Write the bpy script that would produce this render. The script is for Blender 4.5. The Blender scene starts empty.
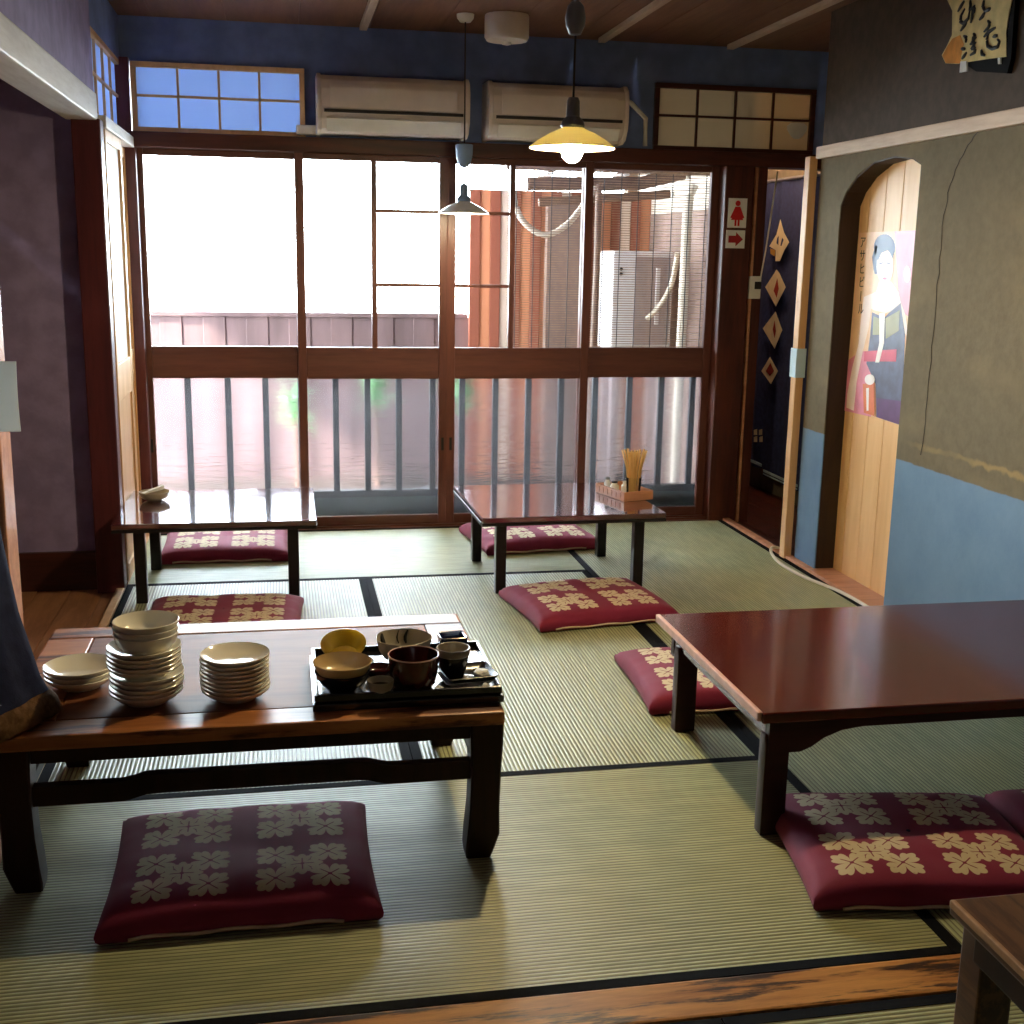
import bpy, bmesh, math, random
from mathutils import Vector, Matrix, Euler, noise
random.seed(7)
S = bpy.context.scene
COL = S.collection
PI = math.pi

# ------------------------------------------------------------------ camera model
F = 1194.93
CR = Vector((0.98233249, -0.18636939, 0.01700952))
CU = Vector((0.02274016, 0.20908721, 0.97763256))
CF = Vector((0.18575725, 0.95997343, -0.20963123))
CAM = Vector((0, 0, 1.25))


def U(px, py, ax, val):
    """point of the place seen at photo position (px, py) on the plane ax = val"""
    d = (px - 512) / F * CR - (py - 512) / F * CU + CF
    i = 'xyz'.index(ax)
    t = (val - CAM[i]) / d[i]
    return CAM + d * t


cd = bpy.data.cameras.new('camera')
cam = bpy.data.objects.new('camera', cd)
COL.objects.link(cam)
cd.sensor_width = 36
cd.lens = F / 1024 * 36
cd.clip_start = 0.02
mw = Matrix((CR, CU, -CF)).transposed().to_4x4()
mw.translation = CAM
cam.matrix_world = mw
S.camera = cam
S.view_settings.view_transform = 'Standard'
S.view_settings.look = 'None'
S.view_settings.gamma = 1
S.view_settings.use_curve_mapping = False
S.view_settings.exposure = 1.0


# ------------------------------------------------------------------ materials
def lin(c):
    return tuple(((v / 255) / 12.92 if v / 255 <= .04045 else ((v / 255 + .055) / 1.055) ** 2.4) for v in c) + (1,)


class NT:
    def __init__(s, name):
        s.m = bpy.data.materials.new(name)
        s.m.use_nodes = True
        s.t = s.m.node_tree
        s.b = s.t.nodes['Principled BSDF']
        s.out = s.t.nodes['Material Output']

    def n(s, typ, **kw):
        nd = s.t.nodes.new(typ)
        for k, v in kw.items():
            setattr(nd, k, v)
        return nd

    def link(s, a, b):
        if isinstance(a, bpy.types.NodeSocket):
            s.t.links.new(a, b)
        else:
            b.default_value = a

    def math(s, op, a, b=0.0, c=None):
        nd = s.n('ShaderNodeMath', operation=op)
        s.link(a, nd.inputs[0])
        s.link(b, nd.inputs[1])
        if c is not None:
            s.link(c, nd.inputs[2])
        return nd.outputs[0]

    def obj(s, scale=(1, 1, 1), rot=(0, 0, 0)):
        tc = s.n('ShaderNodeTexCoord')
        mp = s.n('ShaderNodeMapping')
        mp.inputs['Scale'].default_value = scale
        mp.inputs['Rotation'].default_value = rot
        s.t.links.new(tc.outputs['Object'], mp.inputs[0])
        return mp.outputs[0]

    def xyz(s, vec=None):
        sp = s.n('ShaderNodeSeparateXYZ')
        s.t.links.new(vec if vec is not None else s.obj(), sp.inputs[0])
        return sp.outputs

    def noise(s, vec, scale, detail=3, rough=.5, dist=0):
        nd = s.n('ShaderNodeTexNoise')
        nd.inputs['Scale'].default_value = scale
        nd.inputs['Detail'].default_value = detail
        nd.inputs['Roughness'].default_value = rough
        nd.inputs['Distortion'].default_value = dist
        s.t.links.new(vec, nd.inputs['Vector'])
        return nd.outputs[0]

    def mix(s, fac, a, b):
        nd = s.n('ShaderNodeMix', data_type='RGBA')
        s.link(fac, nd.inputs[0])
        s.link(a, nd.inputs[6])
        s.link(b, nd.inputs[7])
        return nd.outputs[2]

    def smooth(s, v, lo, hi, a=0.0, b=1.0):
        nd = s.n('ShaderNodeMapRange', interpolation_type='SMOOTHSTEP')
        s.link(v, nd.inputs[0])
        for i, x in enumerate((lo, hi, a, b)):
            nd.inputs[i + 1].default_value = x
        return nd.outputs[0]

    def bump(s, h, strength=.3, dist=.002):
        nd = s.n('ShaderNodeBump')
        nd.inputs['Strength'].default_value = strength
        nd.inputs['Distance'].default_value = dist
        s.t.links.new(h, nd.inputs['Height'])
        s.t.links.new(nd.outputs[0], s.b.inputs['Normal'])

    def set(s, color=None, rough=None, metal=None, spec=None, coat=None, coat_rough=None, **kw):
        I = s.b.inputs
        if color is not None:
            s.link(color, I['Base Color'])
        for k, v in (('Roughness', rough), ('Metallic', metal), ('Specular IOR Level', spec), ('Coat Weight', coat), ('Coat Roughness', coat_rough)):
            if v is not None:
                s.link(v, I[k])
        for k, v in kw.items():
            s.link(v, I[k.replace('_', ' ')])
        return s.m


def plain(name, c, rough=.5, var=.12, scale=14, metal=0, spec=.4, coat=0, bump=0, bscale=60, stretch=(1, 1, 1), sheen=0):
    t = NT(name)
    v = t.obj(stretch)
    nz = t.noise(v, scale, 4)
    c = lin(c)
    a = tuple(x * (1 - var) for x in c[:3]) + (1,)
    b = tuple(min(1, x * (1 + var)) for x in c[:3]) + (1,)
    t.set(t.mix(t.smooth(nz, .3, .7), a, b), rough, metal, spec, coat)
    if sheen:
        t.b.inputs['Sheen Weight'].default_value = sheen
        t.b.inputs['Sheen Roughness'].default_value = .3
    if bump:
        t.bump(t.noise(v, bscale, 3), bump, .002)
    return t.m


def wood(name, c1, c2, axis='x', rough=.35, scale=9, coat=0, wear=None, spec=.4, bump=.1):
    t = NT(name)
    st = {'x': (.12, 1, 1), 'y': (1, .12, 1), 'z': (1, 1, .12)}[axis]
    v = t.obj(st)
    n1 = t.noise(v, scale, 5, .6, 1.2)
    n2 = t.noise(v, scale * 9, 3, .6)
    f = t.math('ADD', t.math('MULTIPLY', n1, .75), t.math('MULTIPLY', n2, .3))
    col = t.mix(t.smooth(f, .33, .72), lin(c1), lin(c2))
    if wear:
        n3 = t.noise(t.obj(st), scale * 1.7, 6, .7)
        col = t.mix(t.smooth(n3, .50, .60), col, lin(wear))
    t.set(col, rough, 0, spec, coat, .08)
    t.bump(n2, bump, .0015)
    return t.m


def emit(name, c, strength):
    t = NT(name)
    t.set((0, 0, 0, 1), .5)
    t.b.inputs['Emission Color'].default_value = c
    t.b.inputs['Emission Strength'].default_value = strength
    return t.m


def tatami(name, axis, c=(173, 177, 138)):
    """woven rush with ribs running along axis"""
    t = NT(name)
    o = t.xyz()
    q = o[1] if axis == 'x' else o[0]
    w = t.math('SINE', t.math('MULTIPLY', q, 2 * PI / .0110))
    h = t.math('ADD', t.math('MULTIPLY', w, .5), .5)
    groove = t.smooth(h, .0, .42)
    st = (.15, 1, 1) if axis == 'x' else (1, .15, 1)
    nz = t.noise(t.obj(st), 60, 3)
    big = t.noise(t.obj(), 2.2, 3)
    base = t.mix(t.smooth(nz, .3, .7), lin((c[0] - 16, c[1] - 14, c[2] - 14)), lin((c[0] + 10, c[1] + 9, c[2] + 4)))
    base = t.mix(t.math('MULTIPLY', t.smooth(big, .4, .7), .35), base, lin((186, 170, 110)))
    col = t.mix(groove, lin((108, 104, 74)), base)
    t.set(col, .42, 0, .45)
    t.bump(h, .5, .002)
    return t.m


def cushion_mat(name):
    t = NT(name)
    o = t.xyz()
    ax = t.math('ABSOLUTE', o[0])
    ay = t.math('ABSOLUTE', o[1])
    px = t.math('ABSOLUTE', t.math('SUBTRACT', ax, .115))
    py = t.math('ABSOLUTE', t.math('SUBTRACT', ay, .100))

    def flower(x, y, R, turn):
        r = t.math('SQRT', t.math('ADD', t.math('MULTIPLY', x, x), t.math('MULTIPLY', y, y)))
        th = t.math('ADD', t.math('ARCTAN2', y, x), turn)
        c2 = t.math('ABSOLUTE', t.math('COSINE', t.math('MULTIPLY', th, 2)))
        notch = t.math('ABSOLUTE', t.math('COSINE', t.math('MULTIPLY', th, 6)))
        rp = t.math('MULTIPLY', t.math('ADD', t.math('MULTIPLY', t.math('POWER', c2, .45), .66), t.math('ADD', t.math('MULTIPLY', notch, .16), .20)), R)
        m = t.smooth(t.math('SUBTRACT', rp, r), -.0008, .0012)
        # veins: dark line down the middle of each petal
        s2 = t.math('ABSOLUTE', t.math('MULTIPLY', t.math('SINE', t.math('MULTIPLY', th, 2)), r))
        vein = t.math('MULTIPLY', t.smooth(s2, .0020, .0034), 1.0)
        near = t.smooth(r, R * .50, R * .62)
        ok = t.math('MAXIMUM', vein, near)
        core = t.smooth(r, .0035, .005)
        return t.math('MULTIPLY', m, t.math('MULTIPLY', ok, core))
    f = flower(px, py, .040, 0.0)
    g = flower(t.math('SUBTRACT', px, .0520), t.math('SUBTRACT', py, .0450), .046, PI / 4)
    mask = t.math('MAXIMUM', f, g)
    fade = t.noise(t.obj(), 120, 2)
    mask = t.math('MULTIPLY', mask, t.smooth(fade, .25, .4, .75, 1))
    fab = t.mix(t.noise(t.obj(), 9, 3), lin((118, 26, 54)), lin((142, 40, 72)))
    t.set(t.mix(mask, fab, lin((214, 196, 160))), .75, 0, .25)
    t.b.inputs['Sheen Weight'].default_value = .1
    t.bump(t.noise(t.obj(), 420, 2), .25, .001)
    return t.m


def glass(name, kind):
    t = NT(name)
    t.t.nodes.remove(t.b)
    tr = t.n('ShaderNodeBsdfTransparent')
    gl = t.n('ShaderNodeBsdfGlossy')
    gl.inputs['Roughness'].default_value = .03
    fr = t.n('ShaderNodeFresnel')
    fr.inputs[0].default_value = 1.3
    mx = t.n('ShaderNodeMixShader')
    if kind == 'clear':
        tr.inputs[0].default_value = (.97, .985, .98, 1)
        body = tr.outputs[0]
    else:
        tr.inputs[0].default_value = (.95, .97, .99, 1)
        rf = t.n('ShaderNodeBsdfRefraction')
        rf.inputs['IOR'].default_value = 1.12
        rf.inputs['Roughness'].default_value = .26
        rf.inputs['Color'].default_value = (.97, .98, 1, 1)
        v = t.obj((.35, .35, 4))
        bp = t.n('ShaderNodeBump')
        bp.inputs['Strength'].default_value = 1.0
        bp.inputs['Distance'].default_value = .02
        t.t.links.new(t.noise(v, 12, 2, .5, .8), bp.inputs['Height'])
        t.t.links.new(bp.outputs[0], rf.inputs['Normal'])
        m2 = t.n('ShaderNodeMixShader')
        m2.inputs[0].default_value = .82
        t.t.links.new(tr.outputs[0], m2.inputs[1])
        t.t.links.new(rf.outputs[0], m2.inputs[2])
        tl = t.n('ShaderNodeBsdfTranslucent')
        tl.inputs['Color'].default_value = (.95, .97, 1, 1)
        m3 = t.n('ShaderNodeMixShader')
        m3.inputs[0].default_value = .022
        t.t.links.new(m2.outputs[0], m3.inputs[1])
        t.t.links.new(tl.outputs[0], m3.inputs[2])
        body = m3.outputs[0]
    t.t.links.new(fr.outputs[0], mx.inputs[0])
    t.t.links.new(body, mx.inputs[1])
    t.t.links.new(gl.outputs[0], mx.inputs[2])
    t.t.links.new(mx.outputs[0], t.out.inputs[0])
    return t.m


def paper_mat(name, c, trans):
    t = NT(name)
    t.t.nodes.remove(t.b)
    d = t.n('ShaderNodeBsdfDiffuse')
    d.inputs[0].default_value = lin(c)
    tl = t.n('ShaderNodeBsdfTranslucent')
    tl.inputs[0].default_value = lin(c)
    mx = t.n('ShaderNodeMixShader')
    mx.inputs[0].default_value = trans
    t.t.links.new(d.outputs[0], mx.inputs[1])
    t.t.links.new(tl.outputs[0], mx.inputs[2])
    t.t.links.new(mx.outputs[0], t.out.inputs[0])
    return t.m


def plaster_wall():
    t = NT('plaster_dado')
    o = t.xyz()
    v = t.obj()
    edge = t.math('MULTIPLY', t.math('SUBTRACT', t.noise(v, 18, 3), .5), .012)
    f = t.smooth(t.math('ADD', o[2], edge), .567, .573)
    nb = t.noise(v, 5, 5, .65)
    blue = t.mix(nb, lin((84, 112, 140)), lin((120, 146, 172)))
    nz = t.noise(v, 26, 5, .7)
    olive = t.mix(nz, lin((90, 81, 63)), lin((120, 109, 86)))
    big = t.noise(t.obj((1, 1, 2)), 2.4, 4)
    olive = t.mix(t.math('MULTIPLY', t.smooth(big, .5, .75), .45), olive, lin((132, 117, 88)))
    line = t.math('MULTIPLY', t.smooth(t.math('ABSOLUTE', t.math('SUBTRACT', t.math('ADD', o[2], t.math('MULTIPLY', edge, 4)), .64)), .003, .014, 1, 0), t.smooth(t.noise(t.obj((1, 1, .2)), 4, 2), .28, .52))
    line = t.math('MULTIPLY', line, t.smooth(o[1], 3.55, 3.84, 1, 0))
    olive = t.mix(t.math('MULTIPLY', line, .4), olive, lin((180, 150, 92)))
    t.set(t.mix(f, blue, olive), .85, 0, .2)
    t.bump(nz, .35, .003)
    return t.m


M = {}
M['plaster'] = plaster_wall()
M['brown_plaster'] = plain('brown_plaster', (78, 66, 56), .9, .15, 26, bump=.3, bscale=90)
M['dark_plaster'] = plain('dark_plaster', (146, 132, 172), .9, .15, 12, bump=.3, bscale=90)
M['navy_glare_plaster'] = plain('slate_glare_plaster', (108, 126, 172), .85, .15, 10, bump=.25, bscale=90)  # navy wall, with the blue brightness of lens glare put into its colour
M['shell'] = plain('shell_plaster', (120, 108, 92), .9)
M['ceiling'] = wood('ceiling_boards', (104, 70, 54), (132, 92, 70), 'y', .6, 5)
M['batten'] = wood('ceiling_batten', (176, 150, 128), (206, 184, 160), 'y', .5)
M['niche_dark'] = wood('niche_lining', (30, 20, 14), (54, 36, 24), 'z', .6, 8)
M['dark_wood'] = wood('dark_stained_wood', (52, 24, 18), (86, 40, 28), 'z', .4, 8)
M['dark_wood_x'] = wood('dark_stained_rail', (52, 24, 18), (84, 40, 28), 'x', .4, 8)
M['red_wood'] = wood('red_brown_sash', (82, 46, 38), (108, 62, 50), 'z', .4, 8)
M['red_wood_x'] = wood('red_brown_rail', (78, 44, 36), (104, 60, 48), 'x', .4, 8)
M['post_dark'] = wood('maroon_post', (70, 28, 34), (96, 42, 44), 'z', .4, 8)
M['pale_wood'] = wood('pale_planed_wood', (206, 160, 112), (226, 184, 134), 'z', .5, 7)
M['panel_wood'] = wood('cedar_board', (222, 172, 114), (238, 194, 136), 'z', .45, 5)
M['nageshi'] = wood('pale_rail_wood', (176, 146, 118), (206, 178, 148), 'y', .55, 8)
M['beam_white'] = wood('bleached_beam', (200, 194, 188), (232, 230, 226), 'y', .55, 8)
M['floor_wood'] = wood('corridor_boards', (140, 96, 64), (180, 130, 90), 'y', .35, 10)
M['sill_wood'] = wood('worn_threshold', (160, 98, 46), (214, 150, 80), 'x', .4, 14, wear=(52, 24, 12))
M['subfloor'] = plain('subfloor', (60, 50, 44), .8)
M['tatami_x'] = tatami('tatami_ribs_across', 'x')
M['tatami_y'] = tatami('tatami_ribs_deep', 'y')
M['heri'] = plain('black_border_cloth', (14, 15, 20), .85, .2, 90, spec=.08)
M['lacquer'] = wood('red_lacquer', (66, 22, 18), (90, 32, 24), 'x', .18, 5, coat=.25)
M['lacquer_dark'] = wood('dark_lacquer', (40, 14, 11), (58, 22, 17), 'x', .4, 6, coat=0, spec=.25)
M['pale_edge'] = plain('pale_edge', (214, 170, 156), .35, .1, 30)  # plain pale pink for the red table's edge strip and a cup rim
M['worn_brown'] = plain('worn_brown_edge', (170, 124, 82), .5, .2, 30)
M['black_lacquer'] = plain('black_lacquer', (24, 20, 22), .3, .2, 20)
M['back_top'] = wood('brown_lacquer_top', (70, 28, 28), (88, 38, 36), 'x', .07, 5, coat=1, spec=1, bump=0)
M['back_top'].node_tree.nodes['Principled BSDF'].inputs['Coat IOR'].default_value = 2.0
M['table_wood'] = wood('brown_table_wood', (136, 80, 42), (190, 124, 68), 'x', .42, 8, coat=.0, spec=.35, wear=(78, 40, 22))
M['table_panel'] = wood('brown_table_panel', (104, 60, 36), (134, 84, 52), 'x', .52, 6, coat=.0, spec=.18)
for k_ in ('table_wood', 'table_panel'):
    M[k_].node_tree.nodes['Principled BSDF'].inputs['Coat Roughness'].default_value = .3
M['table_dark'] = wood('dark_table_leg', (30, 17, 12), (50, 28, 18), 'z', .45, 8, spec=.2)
M['side_wood'] = wood('side_table_wood', (64, 38, 26), (88, 54, 36), 'y', .35, 8, wear=(110, 72, 44))
M['cushion'] = cushion_mat('maroon_flower_cloth')
M['seam'] = plain('cream_seam', (206, 184, 160), .7)
M['clear'] = glass('clear_glass', 'clear')
M['frost'] = glass('wavy_glass', 'frost')
M['shoji_flare'] = paper_mat('shoji_paper_backlit_flare', (176, 196, 226), .28)  # backlit paper; the lens flare's blue is put into its colour
M['notice_paper'] = paper_mat('notice_paper', (226, 228, 224), .5)
M['shoji'] = paper_mat('shoji_paper', (206, 192, 168), .2)
M['ac'] = plain('ivory_plastic', (214, 202, 192), .45, .04)
M['ac_dark'] = plain('slot_dark', (44, 40, 42), .6)
M['white_plastic'] = plain('white_plastic', (226, 222, 212), .4, .04)
M['cream_china'] = plain('cream_glaze', (238, 232, 214), .18, .06, 9, spec=.5, coat=.3)
M['tan_china'] = plain('tan_glaze', (196, 168, 118), .2, .1, 12, spec=.5, coat=.3)
M['grey_china'] = plain('grey_beige_glaze', (168, 158, 138), .3, .12, 12, spec=.5)
M['white_china'] = plain('white_glaze', (232, 230, 222), .18, .04, 12, spec=.5, coat=.3)
M['black_china'] = plain('black_glaze', (22, 20, 24), .2, .2, 20, spec=.5, coat=.3)
M['maroon_china'] = plain('maroon_glaze', (70, 20, 20), .2, .2, 20, spec=.5, coat=.4)
M['navy_china'] = plain('navy_glaze', (26, 44, 84), .2, .2, 20, spec=.5, coat=.3)
M['yellow_china'] = plain('amber_glaze', (250, 200, 50), .3, .15, 20, spec=.5)
M['sauce'] = plain('dark_sauce', (30, 14, 8), .08, .1)
M['enamel_yellow'] = paper_mat('cream_yellow_glass', (252, 246, 210), .13)
M['enamel_white'] = plain('white_enamel', (226, 230, 240), .3, .04, spec=.5, coat=.3)
M['grey_metal'] = plain('grey_fitting', (120, 120, 126), .4, .1, metal=.3)
M['blue_fitting'] = plain('grey_blue_fitting', (120, 146, 186), .5, .08)
M['cord'] = plain('dark_cord', (50, 44, 44), .6)
M['white_cord'] = plain('white_cable', (222, 214, 196), .5, .05)
M['bulb'] = emit('warm_bulb', (1, .78, .44, 1), 850)
M['bulb_far'] = emit('warm_bulb_far', (1, .82, .52, 1), 160)
M['bulb_passage'] = emit('amber_bulb', (1, .72, .42, 1), 330)
M['paper_white'] = plain('white_paper', (226, 226, 222), .8, .04)
M['paper_blue'] = plain('pale_blue_paper', (184, 208, 222), .8, .05)
M['old_paper'] = plain('yellowed_paper', (214, 192, 130), .85, .14, 22)
M['old_stain'] = plain('orange_stain', (200, 130, 44), .85, .15, 30)
M['ink'] = plain('black_ink', (24, 26, 24), .6)
M['black_board'] = plain('black_board', (12, 10, 10), .8, spec=.1)
M['sign_red'] = plain('sign_red', (196, 30, 34), .5, .05)
M['dark_red'] = plain('sign_dark_red', (150, 26, 32), .5, .05)
M['noren'] = plain('indigo_cloth', (44, 52, 96), .9, .2, 40, bump=.3, bscale=300)
M['noren_cream'] = plain('cream_dye', (222, 206, 172), .9, .08)
M['noren_red'] = plain('red_dye', (150, 40, 30), .9, .08)
M['noren_gold'] = plain('gold_dye', (172, 128, 52), .9, .08)
M['coat'] = plain('navy_wool', (30, 34, 58), .95, .2, 30, spec=.1, bump=.3, bscale=250)
M['coat_hem'] = plain('brown_hem', (96, 70, 46), .95, .35, 60, spec=.1, bump=.5, bscale=200)
M['caddy'] = wood('caddy_wood', (168, 112, 80), (204, 148, 112), 'x', .4, 10)
M['chopstick'] = wood('chopstick_wood', (222, 176, 104), (240, 204, 138), 'z', .5, 20)
M['jar_glass'] = plain('jar_glass', (210, 214, 214), .1, .05, spec=.6)
# outside
M['ground'] = plain('yard_ground', (70, 64, 62), .9, .2, 6)
M['fence'] = plain('fence_board', (106, 84, 82), .8, .2, 8, stretch=(1, 1, .2))
M['brick'] = plain('russet_wall', (134, 74, 54), .85, .25, 5, stretch=(1, 1, .1))
M['orange_board'] = plain('orange_board', (196, 128, 92), .8, .15, 6, stretch=(1, 1, .1))
M['cream_board'] = plain('cream_board', (214, 190, 170), .8, .1, 6, stretch=(1, 1, .1))
M['siding'] = plain('grey_siding', (132, 108, 98), .85, .2, 6, stretch=(1, 1, .2))
M['pale_blue'] = plain('pale_blue_outside', (150, 170, 190), .8, .06)
M['timber'] = wood('eave_timber', (84, 62, 52), (116, 88, 72), 'x', .7, 6)
M['roof'] = plain('roof_sheet', (74, 70, 74), .7)
M['unit_white'] = plain('outdoor_unit_paint', (214, 206, 202), .5, .05)
M['unit_grey'] = plain('outdoor_unit_grille', (160, 142, 138), .6, .05)
M['pipe_cream'] = plain('pipe_wrap', (206, 192, 172), .6, .06)
M['pole'] = plain('brown_pole', (110, 84, 70), .6, .1)
M['bar'] = plain('railing_bar', (22, 20, 26), .6, .1)
M['sudare'] = plain('bamboo_slat', (150, 118, 92), .7, .2, 40)
M['plinth'] = plain('grey_green_plinth', (66, 76, 74), .8, .2, 10)
M['leaf'] = plain('leaf_green', (92, 140, 84), .6, .3, 20)


# ------------------------------------------------------------------ mesh builder
class MB:
    def __init__(s):
        s.bm = bmesh.new()

    def _merge(s, b, mi=0, mat=None, smooth=True):
        if mat is not None:
            bmesh.ops.transform(b, matrix=mat, verts=b.verts)
        for f in b.faces:
            f.material_index = mi
            f.smooth = smooth
        me = bpy.data.meshes.new('t')
        b.to_mesh(me)
        b.free()
        s.bm.from_mesh(me)
        bpy.data.meshes.remove(me)
        return s

    def box(s, lo, hi, bev=0.0, mi=0, rot=None):
        """box from lo to hi; rot = Euler about its centre"""
        b = bmesh.new()
        bmesh.ops.create_cube(b, size=1)
        d = [hi[i] - lo[i] for i in range(3)]
        c = Vector([(hi[i] + lo[i]) / 2 for i in range(3)])
        bmesh.ops.scale(b, vec=d, verts=b.verts)
        if bev:
            bmesh.ops.bevel(b, geom=list(b.edges), offset=min(bev, min(d) * .45), segments=2, affect='EDGES', profile=.6)
        m = Matrix.Translation(c)
        if rot:
            m = m @ Euler(rot).to_matrix().to_4x4()
        return s._merge(b, mi, m, False)

    def prism(s, pts, axis, a, b_, mi=0, bev=0.0):
        """polygon pts (two coordinates in cyclic order of the other axes) extruded along axis from a to b_"""
        b = bmesh.new()
        i = 'xyz'.index(axis)
        o = [k for k in range(3) if k != i]

        def mk(p, v):
            q = [0, 0, 0]
            q[i] = v
            q[o[0]], q[o[1]] = p
            return b.verts.new(q)
        A = [mk(p, a) for p in pts]
        B = [mk(p, b_) for p in pts]
        n = len(pts)
        b.faces.new(A)
        b.faces.new(B[::-1])
        for k in range(n):
            b.faces.new((A[k], B[k], B[(k + 1) % n], A[(k + 1) % n]))
        bmesh.ops.recalc_face_normals(b, faces=b.faces)
        if bev:
            bmesh.ops.bevel(b, geom=list(b.edges), offset=bev, segments=2, affect='EDGES', profile=.6)
        return s._merge(b, mi)

    def loft(s, rings, mi=0, cap=True):
        b = bmesh.new()
        R = [[b.verts.new(p) for p in r] for r in rings]
        n = len(rings[0])
        for i in range(len(R) - 1):
            for k in range(n):
                b.faces.new((R[i][k], R[i][(k + 1) % n], R[i + 1][(k + 1) % n], R[i + 1][k]))
        if cap:
            b.faces.new(R[0][::-1])
            b.faces.new(R[-1])
        bmesh.ops.recalc_face_normals(b, faces=b.faces)
        return s._merge(b, mi)

    def lathe(s, prof, at=(0, 0, 0), seg=36, mi=0, mat=None, wob=None, sx=1, sy=1):
        b = bmesh.new()
        rings = []
        for r, z in prof:
            if r < 1e-6:
                rings.append([b.verts.new((0, 0, z))])
            else:
                rg = []
                for k in range(seg):
                    th = 2 * PI * k / seg
                    q = r * (wob(th) if wob else 1)
                    rg.append(b.verts.new((q * math.cos(th) * sx, q * math.sin(th) * sy, z)))
                rings.append(rg)
        for A, B in zip(rings, rings[1:]):
            for k in range(seg):
                k2 = (k + 1) % seg
                if len(A) == 1 and len(B) == 1:
                    continue
                if len(A) == 1:
                    b.faces.new((A[0], B[k2], B[k]))
                elif len(B) == 1:
                    b.faces.new((A[k], A[k2], B[0]))
                else:
                    b.faces.new((A[k], A[k2], B[k2], B[k]))
        bmesh.ops.recalc_face_normals(b, faces=b.faces)
        m = Matrix.Translation(at)
        if mat is not None:
            m = m @ mat
        return s._merge(b, mi, m)

    def tube(s, pts, r, seg=8, mi=0):
        pts = [Vector(p) for p in pts]
        rs = r if isinstance(r, (list, tuple)) else [r] * len(pts)
        rings = []
        up = Vector((0, 0, 1))
        for i, p in enumerate(pts):
            d = (pts[min(i + 1, len(pts) - 1)] - pts[max(i - 1, 0)]).normalized()
            if abs(d.dot(up)) > .95:
                a = d.cross(Vector((0, 1, 0))).normalized()
            else:
                a = d.cross(up).normalized()
            c = a.cross(d).normalized()
            rings.append([p + a * math.cos(2 * PI * k / seg) * rs[i] + c * math.sin(2 * PI * k / seg) * rs[i] for k in range(seg)])
        return s.loft(rings, mi)

    def sphere(s, c, r, seg=20, mi=0, sc=(1, 1, 1)):
        b = bmesh.new()
        bmesh.ops.create_uvsphere(b, u_segments=seg, v_segments=seg // 2 + 2, radius=r)
        return s._merge(b, mi, Matrix.Translation(c) @ Matrix.Diagonal((*sc, 1)))

    def poly(s, pts, mi=0):
        vs = [s.bm.verts.new(p) for p in pts]
        f = s.bm.faces.new(vs)
        f.material_index = mi
        return s

    def build(s, name, mats, parent=None, at=None, smooth=38):
        me = bpy.data.meshes.new(name)
        off = Vector((0, 0, 0))
        if parent is not None:
            r = parent
            while r.parent is not None:
                r = r.parent
            off = Vector(r.location) if at is None else Vector(at)
        elif at is not None:
            off = Vector(at)
        bmesh.ops.translate(s.bm, vec=-off, verts=s.bm.verts)
        s.bm.to_mesh(me)
        s.bm.free()
        for m in (mats if isinstance(mats, (list, tuple)) else [mats]):
            me.materials.append(M[m] if isinstance(m, str) else m)
        flat = [i for i, p in enumerate(me.polygons) if not p.use_smooth]
        me.set_sharp_from_angle(angle=math.radians(smooth))
        for i in flat:
            me.polygons[i].use_smooth = False
        o = bpy.data.objects.new(name, me)
        COL.objects.link(o)
        if parent is not None:
            o.parent = parent
        else:
            o.location = off
        return o


def tag(o, label, cat, group=None, kind=None):
    o['label'] = label
    o['category'] = cat
    if group:
        o['group'] = group
    if kind:
        o['kind'] = kind
    return o


def thing(name, label, cat, loc, group=None, rz=0):
    o = bpy.data.objects.new(name, None)
    COL.objects.link(o)
    o.empty_display_size = .05
    o.location = loc
    o.rotation_euler = (0, 0, rz)
    return tag(o, label, cat, group)


def struct(o):
    o['kind'] = 'structure'
    return o


LOC = (0, 0, 0)


def copy_thing(src, label, loc, rz=0, group=None):
    c = src.copy()
    COL.objects.link(c)
    c.location = loc
    c.rotation_euler = (0, 0, rz)
    c['label'] = label
    if group:
        c['group'] = group

    def rec(a, b):
        for ch in list(a.children):
            d = ch.copy()
            COL.objects.link(d)
            d.parent = b
            rec(ch, d)
    rec(src, c)
    return c


def text_mesh(body, size):
    c = bpy.data.curves.new('t', 'FONT')
    c.body = body
    c.size = size
    c.align_x = 'CENTER'
    c.align_y = 'CENTER'
    c.extrude = 0.0003
    o = bpy.data.objects.new('t', c)
    COL.objects.link(o)
    bpy.context.view_layer.update()
    dg = bpy.context.evaluated_depsgraph_get()
    me = bpy.data.meshes.new_from_object(o.evaluated_get(dg))
    bpy.data.objects.remove(o)
    b = bmesh.new()
    b.from_mesh(me)
    bpy.data.meshes.remove(me)
    return b


XL, XB, XR = -0.60, 1.20, 2.13
Y0, Y1, Y2, YB = 1.80, 2.71, 4.56, 5.46
ZC = 2.20

# ================================================================== SETTING
struct(MB().box((-2.1, -2.2, -.12), (2.9, 7.4, -.058)).build('floor', 'subfloor'))
# corridor boards (left) and passage boards (back right)
mb = MB()
x = -2.0
while x < -.65:
    mb.box((x, -2.1, -.058), (min(x + .118, -.632), 4.6, -.012), .003)
    x += .12
struct(mb.build('floor_corridor', 'floor_wood'))
mb = MB()
for k in range(6):
    mb.box((2.14 + k * .1, 4.0, -.058), (2.238 + k * .1, 7.3, -.02), .003)
struct(mb.build('floor_passage', 'dark_wood'))
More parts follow.
